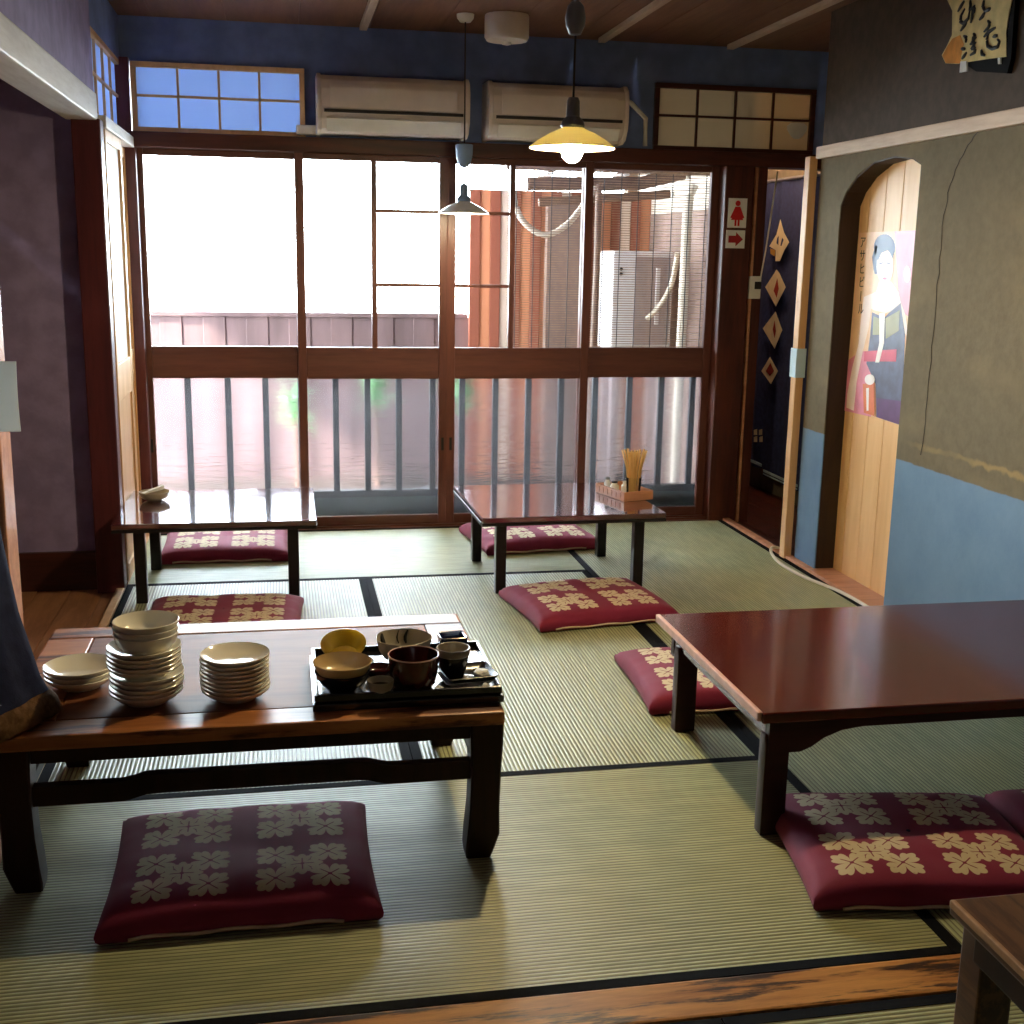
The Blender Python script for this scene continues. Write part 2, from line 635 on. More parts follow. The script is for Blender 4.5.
# thresholds
struct(MB().box((-.632, 1.70, -.058), (-.602, 4.60, .006), .003).build('trim_1', 'pale_wood'))
struct(MB().box((-2.0, 1.693, -.058), (2.13, 1.797, .004), .006).build('trim_2', 'sill_wood'))
struct(MB().box((2.10, 1.80, -.058), (2.135, 3.86, .02), .004).box((2.10, 4.44, -.058), (2.135, 5.46, .012), .004)
       .box((2.10, 3.86, -.058), (2.30, 4.44, .014), .004).build('baseboard_right', 'caddy'))
# ceiling
mb = MB()
x = -2.0
while x < 2.9:
    mb.box((x, -2.2, ZC), (x + .298, 7.4, ZC + .03), .002)
    x += .3
struct(mb.build('ceiling', 'ceiling'))
for k, bx in enumerate((.37, 1.42, 2.02)):
    struct(MB().box((bx - .016, -2.1, ZC - .022), (bx + .016, 5.44, ZC - .001), .003).build('trim_%d' % (k + 3), 'batten'))

# right wall with arched niche
mb = MB()
mb.box((XR, -2.2, -.06), (XR + .09, 3.855, 1.68))
mb.box((XR, 4.44, -.06), (XR + .09, 4.64, 1.68))
arch = [(3.855, 1.575), (3.92, 1.60), (4.05, 1.616), (4.2, 1.606), (4.32, 1.565), (4.40, 1.512), (4.44, 1.46)]
mb.prism(arch + [(4.44, 1.68), (3.855, 1.68)], 'x', XR, XR + .09)
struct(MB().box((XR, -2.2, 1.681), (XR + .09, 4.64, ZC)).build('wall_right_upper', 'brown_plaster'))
wr = struct(mb.build('wall_right', 'plaster', smooth=20))
# crack in the plaster: a thin dark fissure
cr = [(980, 128), (968, 145), (957, 165), (950, 185), (944, 215), (940, 260), (935, 310), (931, 360), (926, 410), (921, 455)]
pts = []
for i, (a, b) in enumerate(cr):
    p = U(a, b, 'x', XR - .0004)
    pts.append(p + Vector((0, random.uniform(-.006, .006), 0)))
    if i + 1 < len(cr):
        for f_ in (.25, .5, .75):
            p = U(a + (cr[i + 1][0] - a) * f_, b + (cr[i + 1][1] - b) * f_, 'x', XR - .0004)
            pts.append(p + Vector((0, random.uniform(-.006, .006), 0)))
mb = MB()
mb.tube(pts, [.0010 + .0009 * random.random() for _ in pts], 6)
struct(mb.build('crack', 'cord', parent=wr))
# dark lining of the niche
lin_pts = [(3.8585, -.05)] + [(y * .985 + .0625 if False else y, z) for y, z in arch] + [(4.44, -.05)]
mb = MB()
for (ya, za), (yb_, zb_) in zip(lin_pts[1:], lin_pts[2:]):
    d_ = Vector((0, yb_ - ya, zb_ - za)).normalized()
    n_ = Vector((0, d_.z, -d_.y)) * .004
    mb.loft([[(XR + .004, ya, za), (XR + .0905, ya, za), (XR + .0905, ya + n_.y, za + n_.z), (XR + .004, ya + n_.y, za + n_.z)],
             [(XR + .004, yb_, zb_), (XR + .0905, yb_, zb_), (XR + .0905, yb_ + n_.y, zb_ + n_.z), (XR + .004, yb_ + n_.y, zb_ + n_.z)]])
struct(mb.build('trim_20', 'niche_dark', smooth=10))
# boards closing the niche
mb = MB()
for k in range(6):
    mb.box((2.211, 3.74 + k * .125, -.05), (2.235, 3.862 + k * .125, 1.66), .003)
struct(mb.build('door_1', 'panel_wood'))
struct(MB().box((XR - .022, -2.1, 1.648), (XR - .001, 4.648, 1.695), .004).build('trim_6', 'nageshi'))
struct(MB().box((2.092, 4.662, -.05), (2.126, 4.712, 1.66), .004).build('trim_7', ['pale_wood']))
# alcove and passage shell
struct(MB().box((2.66, 4.0, -.06), (2.74, 7.4, ZC)).build('wall_passage_side', 'shell'))
struct(MB().box((2.1, 7.3, -.06), (2.7, 7.38, ZC)).build('wall_passage_end', 'shell'))
struct(MB().box((2.225, 3.9, -.06), (2.7, 3.98, ZC)).build('wall_alcove', 'shell'))
struct(MB().box((2.16, 5.56, -.3), (2.20, 5.86, ZC), mi=0).box((2.16, 5.86, -.3), (2.20, 7.3, 1.50), mi=1).box((2.161, 5.86, 1.50), (2.20, 7.3, ZC), mi=2).build('wall_passage_outer', ['pale_blue', 'siding', 'pipe_cream']))
# back wall above the openings
struct(MB().box((-.72, 5.50, 1.70), (2.70, 5.58, ZC + .02)).build('wall_back', 'navy_glare_plaster')) if False else None
mb = MB()
mb.box((-.72, 5.50, 2.02), (2.70, 5.56, ZC))          # band under the ceiling
mb.box((.118, 5.50, 1.70), (1.692, 5.56, 2.02))          # behind the air conditioners
struct(mb.build('wall_back', 'navy_glare_plaster'))
mb = MB()
mb.box((-.72, 5.43, 1.672), (2.66, 5.56, 1.735), .004)
struct(mb.build('trim_8', 'dark_wood_x'))
mb = MB()
mb.box((-.62, 5.43, -.06), (2.06, 5.57, .004), .003)
mb.box((-.62, 5.44, .004), (2.06, 5.452, .014)).box((-.62, 5.485, .004), (2.06, 5.497, .014)).box((-.62, 5.53, .004), (2.06, 5.545, .014))
struct(mb.build('trim_9', 'red_wood_x'))
# corner pillar
struct(MB().box((2.025, 5.42, -.06), (2.165, 5.57, 1.672), .006).build('trim_10', 'dark_wood'))
struct(MB().box((2.165, 5.46, -.05), (2.20, 5.56, 1.672), .004).build('trim_11', 'caddy'))
# left side: wall of tall boards beside the window, corner post, lintel beam, corridor
struct(MB().box((-.70, 4.52, -.06), (-.602, 4.60, 1.69), .006).build('trim_12', 'post_dark'))
mb = MB()
mb.box((-2.1, 4.60, -.06), (-.64, 4.68, ZC))
wl = struct(mb.build('wall_corridor_end', 'dark_plaster'))
struct(MB().box((-2.1, 4.575, -.05), (-.70, 4.60, .135), .004).build('baseboard_corridor', 'dark_wood_x'))
struct(MB().box((-2.1, -2.2, -.06), (-2.0, 4.68, ZC)).build('wall_left', 'dark_plaster'))
struct(MB().box((-.68, -2.2, 1.775), (-.63, 4.60, ZC)).build('wall_left_upper', 'dark_plaster'))
struct(MB().box((-.72, -2.1, 1.685), (-.612, 4.545, 1.775), .006).build('trim_13', 'beam_white'))
struct(MB().box((-.735, 2.80, -.06), (-.622, 2.91, 1.685), .006).build('trim_14', 'caddy'))
struct(MB().box((-2.1, -2.28, -.06), (2.7, -2.2, ZC)).build('wall_front', 'shell'))


# side wall sashes beside the window
def side_panel(n, y0, y1, x):
    r = struct(thing('window_%d' % n, '', '', (x, (y0 + y1) / 2, 0)))
    del r['label']
    del r['category']
    mb = MB()
    mb.box((x - .014, y0, .01), (x + .014, y0 + .035, 1.665), .003)
    mb.box((x - .014, y1 - .035, .01), (x + .014, y1, 1.665), .003)
    for z0, z1 in ((.01, .06), (.69, .83), (1.625, 1.665)):
        mb.box((x - .013, y0 + .035, z0), (x + .013, y1 - .035, z1), .003)
    struct(mb.build('window_frame', 'pale_wood', r))
    struct(MB().box((x - .004, y0 + .034, .83), (x + .004, y1 - .034, 1.626)).build('pane', 'paper_white', r))  # upper boards made white: glancing window light put into the colour
    struct(MB().box((x - .006, y0 + .034, .06), (x + .006, y1 - .034, .69)).build('panel', 'pale_wood', r))


side_panel(5, 4.605, 5.05, -.612)
side_panel(6, 5.03, 5.46, -.645)
struct(MB().box((-.675, 4.60, -.06), (-.60, 5.46, .006), .003).build('trim_15', 'pale_wood'))
struct(MB().box((-.675, 4.60, 1.668), (-.592, 5.46, 1.71), .003).build('trim_16', 'beam_white'))
struct(MB().box((-.74, 4.68, -.06), (-.68, 5.56, 1.70)).build('wall_left_return', 'dark_plaster'))
struct(MB().box((-.72, 4.60, 2.02), (-.64, 5.50, ZC)).build('wall_left_band', 'navy_glare_plaster'))


struct(MB().box((-.72, 5.455, 1.70), (-.603, 5.56, 2.03)).build('trim_21', 'post_dark'))
# transoms (shoji)
def transom(n, axis, a, b, c, z0, z1, cols, paper, frame='dark_wood_x', split=.47, patch=False):
    loc = ((a + b) / 2, c, z0) if axis == 'x' else (c, (a + b) / 2, z0)
    r = struct(thing('window_%d' % n, '', '', loc))
    del r['label']
    del r['category']

    def bx(mb, u0, u1, d0, d1, w0, w1, bev=0.0):
        if axis == 'x':
            mb.box((u0, c + d0, w0), (u1, c + d1, w1), bev)
        else:
            mb.box((c + d0, u0, w0), (c + d1, u1, w1), bev)
    mb = MB()
    f = .022
    s = -1 if axis == 'x' else 1
    lo, hi = (-.02, .012) if axis == 'x' else (-.012, .02)
    bx(mb, a, b, lo, hi, z0, z0 + f, .003)
    bx(mb, a, b, lo, hi, z1 - f, z1, .003)
    bx(mb, a, a + f, lo, hi, z0 + f, z1 - f, .003)
    bx(mb, b - f, b, lo, hi, z0 + f, z1 - f, .003)
    struct(mb.build('window_frame', frame, r))
    mb = MB()
    w = (b - a - 2 * f) / cols
    l2, h2 = (-.012, .0) if axis == 'x' else (0, .012)
    for k in range(1, cols):
        bx(mb, a + f + w * k - .005, a + f + w * k + .005, l2, h2, z0 + f, z1 - f)
    zm = z1 - f - (z1 - z0 - 2 * f) * split
    bx(mb, a + f, b - f, l2, h2, zm - .005, zm + .005)
    struct(mb.build('muntin', frame, r))
    mb = MB()
    bx(mb, a + f, b - f, .0005, .002, z0 + f, z1 - f)
    struct(mb.build('pane', paper, r))
    if patch:  # small pale disc with a wavy outline, laid on the pane
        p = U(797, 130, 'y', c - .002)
        struct(MB().lathe([(0, -.002), (.048, -.002), (.05, 0), (.048, .001), (0, .001)], seg=14, at=p, mat=Matrix.Rotation(PI / 2, 4, 'X'), sy=.75, wob=lambda t: 1 + .12 * math.sin(3 * t)).build('pale_patch', 'paper_white', r))


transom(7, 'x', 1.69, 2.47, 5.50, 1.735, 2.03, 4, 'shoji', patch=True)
transom(8, 'x', -.60, .12, 5.50, 1.735, 2.02, 4, 'shoji_flare', 'pale_wood')
transom(9, 'y', 4.61, 5.49, -.66, 1.71, 2.02, 4, 'shoji_flare', 'pale_wood')
struct(MB().box((2.47, 5.50, 1.735), (2.70, 5.56, 2.02)).build('wall_back_end', 'navy_glare_plaster'))

struct(MB().box((-.70, 5.44, -.06), (-.588, 5.57, 1.70), .004).build('trim_19', 'post_dark'))
# main window: four sliding sashes
XS = [-.585, .088, .740, 1.389, 2.025]


def sash(n, x0, x1, y, muntin=None):
    r = struct(thing('window_%d' % n, '', '', ((x0 + x1) / 2, y, .012)))
    del r['label']
    del r['category']
    mb = MB()
    h = .019
    mb.box((x0 - h, y - .014, .014), (x0 + h, y + .014, 1.672), .003)
    mb.box((x1 - h, y - .014, .014), (x1 + h, y + .014, 1.672), .003)
    struct(mb.build('window_frame', 'red_wood', r))
    mb = MB()
    for z0, z1 in ((.014, .056), (.692, .834), (.758, .764), (1.645, 1.672)):
        mb.box((x0 + h, y - .0125, z0), (x1 - h, y + .0125, z1), .003)
    struct(mb.build('window_rail', 'red_wood_x', r))
    struct(MB().box((x0 + h, y - .002, .834), (x1 - h, y + .002, 1.646)).build('pane', 'clear', r))
    struct(MB().box((x0 + h, y - .002, .056), (x1 - h, y + .002, .692)).build('pane', 'frost', r))
    if muntin:
        xm, xa, xb = muntin
        mb = MB()
        mb.box((xm - .012, y - .012, .70), (xm + .012, y + .012, 1.65), .002)
        mb.box((xa, y - .006, 1.427), (xb, y + .006, 1.442)).box((xa, y - .006, 1.105), (xb, y + .006, 1.12))
        struct(mb.build('muntin', 'red_wood', r))
    # finger pull, a small dark recess plate
    xp = x1 - .001 if n in (2,) else x0 + .001
    struct(MB().box((xp - .006, y - .0165, .36), (xp + .006, y - .0135, .42), .002).build('finger_pull', 'ink', r))


sash(1, XS[0], XS[1], 5.515)
sash(2, XS[1], XS[2] - .018, 5.47, (.412, .424, .705))
sash(3, XS[2] + .018, XS[3], 5.47, (1.035, .775, 1.023))
sash(4, XS[3], XS[4] - .02, 5.515)

# ================================================================== TATAMI MATS
mats = [
    ('x', -.60, 1.20, 1.80, 2.71, 'tatami mat under the plate table and the purple cushion, ribs running sideways'),
    ('y', -.60, .30, 2.71, 4.56, 'tatami mat between the plate table and the table with one dish'),
    ('y', .30, 1.20, 2.71, 4.56, 'bare tatami mat in the middle of the room between all four tables'),
    ('x', -.60, 1.20, 4.56, 5.43, 'tatami mat lying directly along the window sill'),
    ('y', 1.20, 2.10, 3.63, 5.43, 'tatami mat along the arched niche and white cable'),
    ('y', 1.20, 2.10, 1.80, 3.63, 'tatami mat under the long red lacquer table'),
    ('x', .70, 2.12, .78, 1.69, 'tatami mat under the dark side table, beyond the worn threshold'),
    ('x', -.70, .70, .78, 1.69, 'tatami mat on the camera side of the worn threshold, left half'),
]
for i, (ax, x0, x1, y0, y1, lab) in enumerate(mats):
    if i == 7:
        lab = 'tatami mat before the worn threshold, away from the dark side table'
    c = ((x0 + x1) / 2, (y0 + y1) / 2, -.055)
    r = thing('tatami_mat', lab, 'tatami mat', c, 'tatami mats covering the floor')
    MB().box((x0 + .001, y0 + .001, -.055), (x1 - .001, y1 - .001, 0), .002).build('woven_rush', 'tatami_x' if ax == 'x' else 'tatami_y', r)
    w = .026
    if ax == 'x':
        MB().box((x0 + .001, y0 + .0005, -.03), (x1 - .001, y0 + w, .0012), .0005).build('border_cloth', 'heri', r)
        MB().box((x0 + .001, y1 - w, -.03), (x1 - .001, y1 - .0005, .0012), .0005).build('border_cloth', 'heri', r)
    else:
        MB().box((x0 + .0005, y0 + .001, -.03), (x0 + w, y1 - .001, .0012), .0005).build('border_cloth', 'heri', r)
        MB().box((x1 - w, y0 + .001, -.03), (x1 - .0005, y1 - .001, .0012), .0005).build('border_cloth', 'heri', r)

# ================================================================== CUSHIONS


def make_cushion(label, loc, rz, seed=0):
    r = thing('floor_cushion', label, 'cushion', loc, 'maroon flower cushions on the tatami', rz)
    W, D, N = .262, .222, 44
    b = bmesh.new()
    top = []
    for j in range(N + 1):
        row = []
        for i in range(N + 1):
            u, v = i / N * 2 - 1, j / N * 2 - 1
            pin = 1 - .035 * (1 - abs(u) ** 1.5) * abs(v) ** 6 * 0 - .03 * (1 - v * v) * abs(u) ** 8
            pin2 = 1 - .03 * (1 - u * u) * abs(v) ** 8
            e = max(0, (1 - abs(u) ** 5) * (1 - abs(v) ** 5)) ** .42
            z = .030 + .040 * e
            rr = math.hypot(u * W, v * D)
            z -= .006 * math.exp(-(rr / .05) ** 2)
            z += .004 * noise.noise(Vector((u * 2.2 + seed, v * 2.2, seed * 1.7)))
            z += .0022 * noise.noise(Vector((u * 9 + seed, v * 3, 4.2))) * e
            # pulled folds towards the edge
            z -= .006 * max(0, abs(u) - .55) * max(0, math.sin(v * 13 + seed)) * e
            row.append(b.verts.new((u * W * pin, v * D * pin2, max(z, .012))))
        top.append(row)
    for j in range(N):
        for i in range(N):
            b.faces.new((top[j][i], top[j][i + 1], top[j + 1][i + 1], top[j + 1][i]))
    ring = top[0][:] + [top[j][N] for j in range(1, N + 1)] + top[N][N - 1::-1] + [top[j][0] for j in range(N - 1, 0, -1)]
    prev = ring
    for sc, z in ((1.008, .020), (1.0, .010), (.975, .002), (.93, .0005)):
        cur = [b.verts.new((q.co.x * sc, q.co.y * sc, z)) for q in ring]
        n = len(ring)
        for k in range(n):
            b.faces.new((prev[k], cur[k], cur[(k + 1) % n], prev[(k + 1) % n]))
        prev = cur
    b.faces.new(prev)
    bmesh.ops.recalc_face_normals(b, faces=b.faces)
    mb = MB()
    mb._merge(b)
    cov = mb.build('cover', 'cushion', r, at=LOC, smooth=60)
    mb = MB()
    pts = [(-W * .78 + 1.5 * W * k / 16, -D * (.967 + .03 * abs(k / 8 - 1) ** 8) - .0045, .011 + .002 * math.sin(k)) for k in range(17)]
    mb.tube(pts, .0034, 6)
    mb.build('seam', 'seam', cov, at=LOC)
    mb = MB()
    mb.sphere((0, 0, .063), .005, 10, sc=(1, 1, .5))
    mb.build('tuft', 'coat', cov, at=LOC)
    return r


R8 = math.radians
make_cushion('purple-maroon flower cushion alone in front of the plate table', (-.100, 2.295, .001), R8(.5), 1)
make_cushion('maroon flower cushion half under the long red table, beside the black cushion edge', (1.290, 2.150, .001), R8(-9), 2)['label'] = 'maroon flower cushion before the long red table, its whole pattern showing'
make_cushion('maroon flower cushion before the long red table, nearly all hidden outside the picture', (1.835, 2.10, .001), R8(-7), 3)['label'] = 'cushion beside the wall before the red table, only its corner showing'
make_cushion('maroon flower cushion half hidden behind the end of the long red table', (1.255, 3.215, .001), R8(-3), 4)
make_cushion('red flower cushion lying in front of the table with the chopstick caddy', (1.063, 4.035, .001), R8(8), 5)
make_cushion('red flower cushion behind the chopstick table, under its window side', (1.065, 5.10, .001), R8(7), 6)
make_cushion('pink-lit flower cushion at the window behind the table with one dish', (-.252, 5.08, .001), R8(0), 7)
make_cushion('red flower cushion between the one-dish table and the plate table', (-.215, 4.0, .001), R8(-2), 8)


# ================================================================== TABLES
def leg_loft(mb, x, y, sections, mi=0):
    """sections: (z, half width x, half depth y, dx, dy)"""
    rings = []
    for z, hx, hy, dx, dy in sections:
        c = .25
        pts = []
        for sx, sy in ((-1, -1), (1, -1), (1, 1), (-1, 1)):
            for t in ((0, 1), (1, 0)) if sx * sy > 0 else ((1, 0), (0, 1)):
                bx, by = (hx * (1 - c * t[0] * .5), hy * (1 - c * t[1] * .5))
                pts.append((x + dx + sx * bx, y + dy + sy * by, z))
        rings.append(pts)
    mb.loft(rings, mi)


# --- plate table (framed top, hoofed legs, humpback stretcher)
TX0, TX1, TY0, TY1, TZ = -.565, .432, 2.268, 2.965, .335
t = thing('low_table', 'worn brown framed low table carrying the stacked plates and black tray', 'table', (-.075, 2.61, 0))
TABLES = [t]
fw = .085
mb = MB()
mb.box((TX0, TY0, TZ - .03), (TX1, TY0 + fw, TZ), .006).box((TX0, TY1 - fw, TZ - .03), (TX1, TY1, TZ), .006)
mb.box((TX0, TY0 + fw + .001, TZ - .03), (TX0 + fw + .02, TY1 - fw - .001, TZ), .004).box((TX1 - fw - .01, TY0 + fw + .001, TZ - .03), (TX1, TY1 - fw - .001, TZ), .004)
mb.build('top_frame', 'table_wood', t)
MB().box((TX0 + fw + .022, TY0 + fw + .003, TZ - .026), (TX1 - fw - .012, TY1 - fw - .003, TZ - .001), .002).build('top_panel', 'table_panel', t)
mb = MB()
for y in (TY0 + .016, TY1 - .036):
    mb.box((TX0 + .05, y, TZ - .062), (TX1 - .05, y + .02, TZ - .028), .003)
for x in (TX0 + .016, TX1 - .036):
    mb.box((x, TY0 + .05, TZ - .062), (x + .02, TY1 - .05, TZ - .028), .003)
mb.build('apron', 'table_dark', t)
for sx in (0, 1):
    for sy in (0, 1):
        x = TX0 + .036 if sx == 0 else TX1 - .036
        y = TY0 + .036 if sy == 0 else TY1 - .036
        ix, iy = (1 if sx == 0 else -1), (1 if sy == 0 else -1)
        mb = MB()
        leg_loft(mb, x, y, [(0, .026, .026, .012 * ix, .012 * iy), (.02, .030, .030, .010 * ix, .010 * iy), (.06, .034, .034, .004 * ix, .004 * iy), (.12, .031, .031, .002 * ix, .002 * iy), (.20, .031, .031, 0, 0), (.27, .034, .034, 0, 0), (TZ - .002, .035, .035, 0, 0)])
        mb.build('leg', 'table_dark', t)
for y in (TY0 + .034, TY1 - .034):
    x0, x1 = TX0 + .06, TX1 - .06
    L = x1 - x0
    up, dn = [], []
    for k in range(41):
        s = k / 40
        e = min(s, 1 - s)
        h = .182 + .012 * min(1, max(0, (e - .2) / .06)) ** 2 * (3 - 2 * min(1, max(0, (e - .2) / .06)))
        up.append((x0 + L * s, h + .040))
        dn.append((x0 + L * s, h))
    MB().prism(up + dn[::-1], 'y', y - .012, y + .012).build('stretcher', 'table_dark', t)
for x in (TX0 + .034, TX1 - .034):
    MB().box((x - .011, TY0 + .06, .165), (x + .011, TY1 - .06, .19), .003).build('stretcher', 'table_dark', t)


# --- two black-legged tables at the back
def back_table(label, loc, rz, w, d):
    t = thing('low_table', label, 'table', loc, 'black-legged tables near the window', rz)
    MB().box((-w / 2, -d / 2, .287), (w / 2, d / 2, .306), .003).build('tabletop', 'back_top', t, at=LOC)
    mb = MB()
    mb.box((-w / 2 + .0, -d / 2 - .002, .274), (w / 2, -d / 2 + .02, .2865), .002).box((-w / 2, d / 2 - .02, .274), (w / 2, d / 2 + .002, .2865), .002)
    mb.box((-w / 2 - .002, -d / 2 + .021, .274), (-w / 2 + .02, d / 2 - .021, .2865), .002).box((w / 2 - .02, -d / 2 + .021, .274), (w / 2 + .002, d / 2 - .021, .2865), .002)
    mb.build('edge_rail', 'black_lacquer', t, at=LOC)
    for sx in (-1, 1):
        for sy in (-1, 1):
            MB().box((sx * (w / 2 - .085) - .02, sy * (d / 2 - .075) - .02, 0), (sx * (w / 2 - .085) + .02, sy * (d / 2 - .075) + .02, .286), .004).build('leg', 'black_lacquer', t, at=LOC)
    return t


back_table('black-edged low table with one small dish, at the window', (-.245, 4.565, .0016), R8(-.4), .71, .62)
back_table('black-edged low table with the chopstick caddy, at the window', (1.052, 4.545, .0016), R8(1.5), .71, .64)

# --- long red lacquer table
t = thing('low_table', 'long glossy red lacquer table standing against the wall', 'table', (1.55, 2.63, 0))
TABLES.append(t)
RX0, RX1, RY0, RY1, RZ = .992, 2.095, 2.262, 2.995, .30
MB().box((RX0, RY0, RZ - .024), (RX1, RY1, RZ), .004).build('tabletop', 'lacquer', t)
MB().box((RX0 - .010, RY0 + .006, RZ - .02), (RX0 + .003, RY1 - .002, RZ + .0015), .004).build('edge_strip', 'pale_edge', t)['label'] = 'pale edge strip'
mb = MB()
ax0, ax1 = RX0 + .03, RX1 - .03
# front and back aprons with curved brackets
for y in (RY0 + .028, RY1 - .05):
    prof = [(ax0, RZ - .025), (ax0, .195), (ax0 + .075, .195), (ax0 + .10, .205), (ax0 + .13, .225), (ax0 + .17, .240), (ax0 + .22, .246),
            (ax1 - .22, .246), (ax1 - .17, .240), (ax1 - .13, .225), (ax1 - .10, .205), (ax1 - .075, .195), (ax1, .195), (ax1, RZ - .025)]
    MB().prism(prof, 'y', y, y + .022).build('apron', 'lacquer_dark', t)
for x in (ax0 + .002, ax1 - .022):
    MB().box((x, RY0 + .052, .225), (x + .02, RY1 - .052, RZ - .025), .003).build('apron', 'lacquer', t)
for x in (RX0 + .052, RX1 - .06):
    for y in (RY0 + .048, RY1 - .09):
        mb = MB()
        mb.prism([(y - .018, 0), (y + .018, 0), (y + .019, .215), (y + .012, .236), (y - .012, .236), (y - .019, .215)], 'x', x - .028, x + .028, bev=.003)
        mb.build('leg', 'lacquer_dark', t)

# --- dark side table, bottom right
t = thing('low_table', 'dark brown table cut off at the bottom corner, before the worn threshold', 'table', (1.35, 1.1, 0))
TABLES.append(t)
c0 = U(950, 900, 'z', .345)
sx0, sy1 = c0.x, c0.y
q = U(1024, 985, 'z', .345)
MB().box((sx0, sy1 - .62, .322), (sx0 + .85, sy1, .345), .004).build('tabletop', 'side_wood', t)
mb = MB()
mb.box((sx0 + .012, sy1 - .6, .275), (sx0 + .03, sy1 - .05, .321), .003).box((sx0 + .05, sy1 - .03, .275), (sx0 + .8, sy1 - .012, .321), .003)
mb.build('apron', 'table_dark', t)
MB().box((sx0 - .003, sy1 - .62, .334), (sx0 + .006, sy1 - .003, .3465), .003).build('edge_strip', 'worn_brown', t)['label'] = 'pale worn edge'
for x in (sx0 + .042, sx0 + .80):
    for y in (sy1 - .042, sy1 - .57):
        MB().box((x - .027, y - .027, .0), (x + .027, y + .027, .322), .004).build('leg', 'side_wood', t)

for t in TABLES:
    t.location.z = .0016

# ================================================================== DISHES
ORD = ['lowest', 'second from the bottom', 'third from the bottom', 'fourth from the bottom', 'fifth from the bottom', 'sixth from the bottom', 'seventh from the bottom', 'eighth from the bottom', 'ninth from the bottom', 'topmost']


def dish(name, prof, mats, label, cat, loc, group=None, seg=40, wob=None, sx=1, sy=1, mi_of=None):
    mb = MB()
    mb.lathe(prof, seg=seg, wob=wob, sx=sx, sy=sy)
    o = mb.build(name, mats, at=LOC, smooth=50)
    o.location = loc
    return tag(o, label, cat, group)


def plate_prof(r, h, th=.0045):
    return [(0, .003), (r * .50, .003), (r * .52, 0), (r * .58, 0), (r * .60, .004), (r * .82, h * .45), (r * .985, h - .003), (r, h), (r * .985, h + .001), (r * .94, h - .002),
            (r * .80, h * .45 + th), (r * .58, .0035 + th), (0, .003 + th)]


def bowl_prof(r, h, foot=.45, th=.004, belly=.9):
    return [(0, .004), (r * foot * .85, .004), (r * foot * .9, 0), (r * foot, 0), (r * foot * 1.02, .006), (r * .72, h * .22), (r * belly, h * .55), (r * .985, h - .003), (r, h), (r * .975, h + .001),
            (r * .95, h - .004), (r * (belly - .06), h * .55), (r * .66, h * .22 + th), (r * foot * .8, .006 + th), (0, .006 + th)]


def jit(a):
    return random.uniform(-a, a)


TT = TZ + .0022
# three shallow plates
p0 = Vector((-.440, 2.545, 0))
src = None
for k in range(3):
    lab = ['lowest of the three shallow plates by the navy coat', 'middle one of the three shallow plates by the navy coat', 'topmost of the three shallow cream plates by the navy coat'][k]
    loc = (p0.x + jit(.002), p0.y + jit(.002), TT + k * .0105)
    if src is None:
        src = dish('plate', plate_prof(.073, .026), ['cream_china'], lab, 'plate', loc, 'shallow plates beside the coat')
    else:
        copy_thing(src, lab, loc, jit(3), 'shallow plates beside the coat')
# tall stack: ten plates, three bowls
p0 = Vector((-.292, 2.435, 0))
src = None
for k in range(10):
    lab = 'cream plate, %s of the ten under the bowls' % ORD[k]
    off = .004 if k < 5 else 0
    loc = (p0.x + off * .5 + jit(.002), p0.y + jit(.002), TT + k * .0098 + (.006 if k >= 5 else 0))
    if src is None:
        src = dish('plate', plate_prof(.0745, .026), ['cream_china'], lab, 'plate', loc, 'cream plates stacked under the bowls')
    else:
        copy_thing(src, lab, loc, jit(3), 'cream plates stacked under the bowls')
zb = TT + 9 * .0098 + .006 + .009
src = None
for k, lab in enumerate(['lowest of the three cream bowls on the tall plate stack', 'middle one of the three cream bowls on the tall plate stack', 'topmost cream bowl, open on the tall plate stack']):
    loc = (p0.x + .004 + jit(.002), p0.y + jit(.002), zb + k * .0125)
    if src is None:
        src = dish('bowl', bowl_prof(.066, .045), ['cream_china'], lab, 'bowl', loc, 'cream bowls on the plate stack')
    else:
        copy_thing(src, lab, loc, jit(3), 'cream bowls on the plate stack')
# middle stack: nine deep plates
p0 = Vector((-.112, 2.43, 0))
src = None
for k in range(9):
    w = ORD[k] if k < 8 else 'topmost'
    lab = 'cream rimmed dish, %s of the nine in the middle stack' % w
    loc = (p0.x + jit(.001), p0.y + jit(.001), TT + k * .0090)
    if src is None:
        src = dish('plate', plate_prof(.0715, .024), ['cream_china'], lab, 'plate', loc, 'cream dishes in the middle stack')
    else:
        copy_thing(src, lab, loc, jit(3), 'cream dishes in the middle stack')

# trays
def tray(z, label, x0, x1, y0, y1):
    r = thing('tray', label, 'tray', ((x0 + x1) / 2, (y0 + y1) / 2, z), 'black trays under the used dishes')
    MB().box((x0 + .008, y0 + .008, z), (x1 - .008, y1 - .008, z + .006), .002).build('tray_base', 'black_china', r)
    mb = MB()
    h = .018
    mb.box((x0, y0, z + .002), (x1, y0 + .009, z + h), .003).box((x0, y1 - .009, z + .002), (x1, y1, z + h), .003)
    mb.box((x0, y0 + .009, z + .002), (x0 + .009, y1 - .009, z + h), .003).box((x1 - .009, y0 + .009, z + .002), (x1, y1 - .009, z + h), .003)
    mb.build('tray_rim', 'black_china', r)
    return r


tray(TT, 'black tray lying underneath the other tray at the table corner', .044, .438, 2.312, 2.625)
tray(TT + .0185, 'black tray on top, holding the used bowls and cups', .048, .434, 2.316, 2.621)
ZT = TT + .0185 + .0065
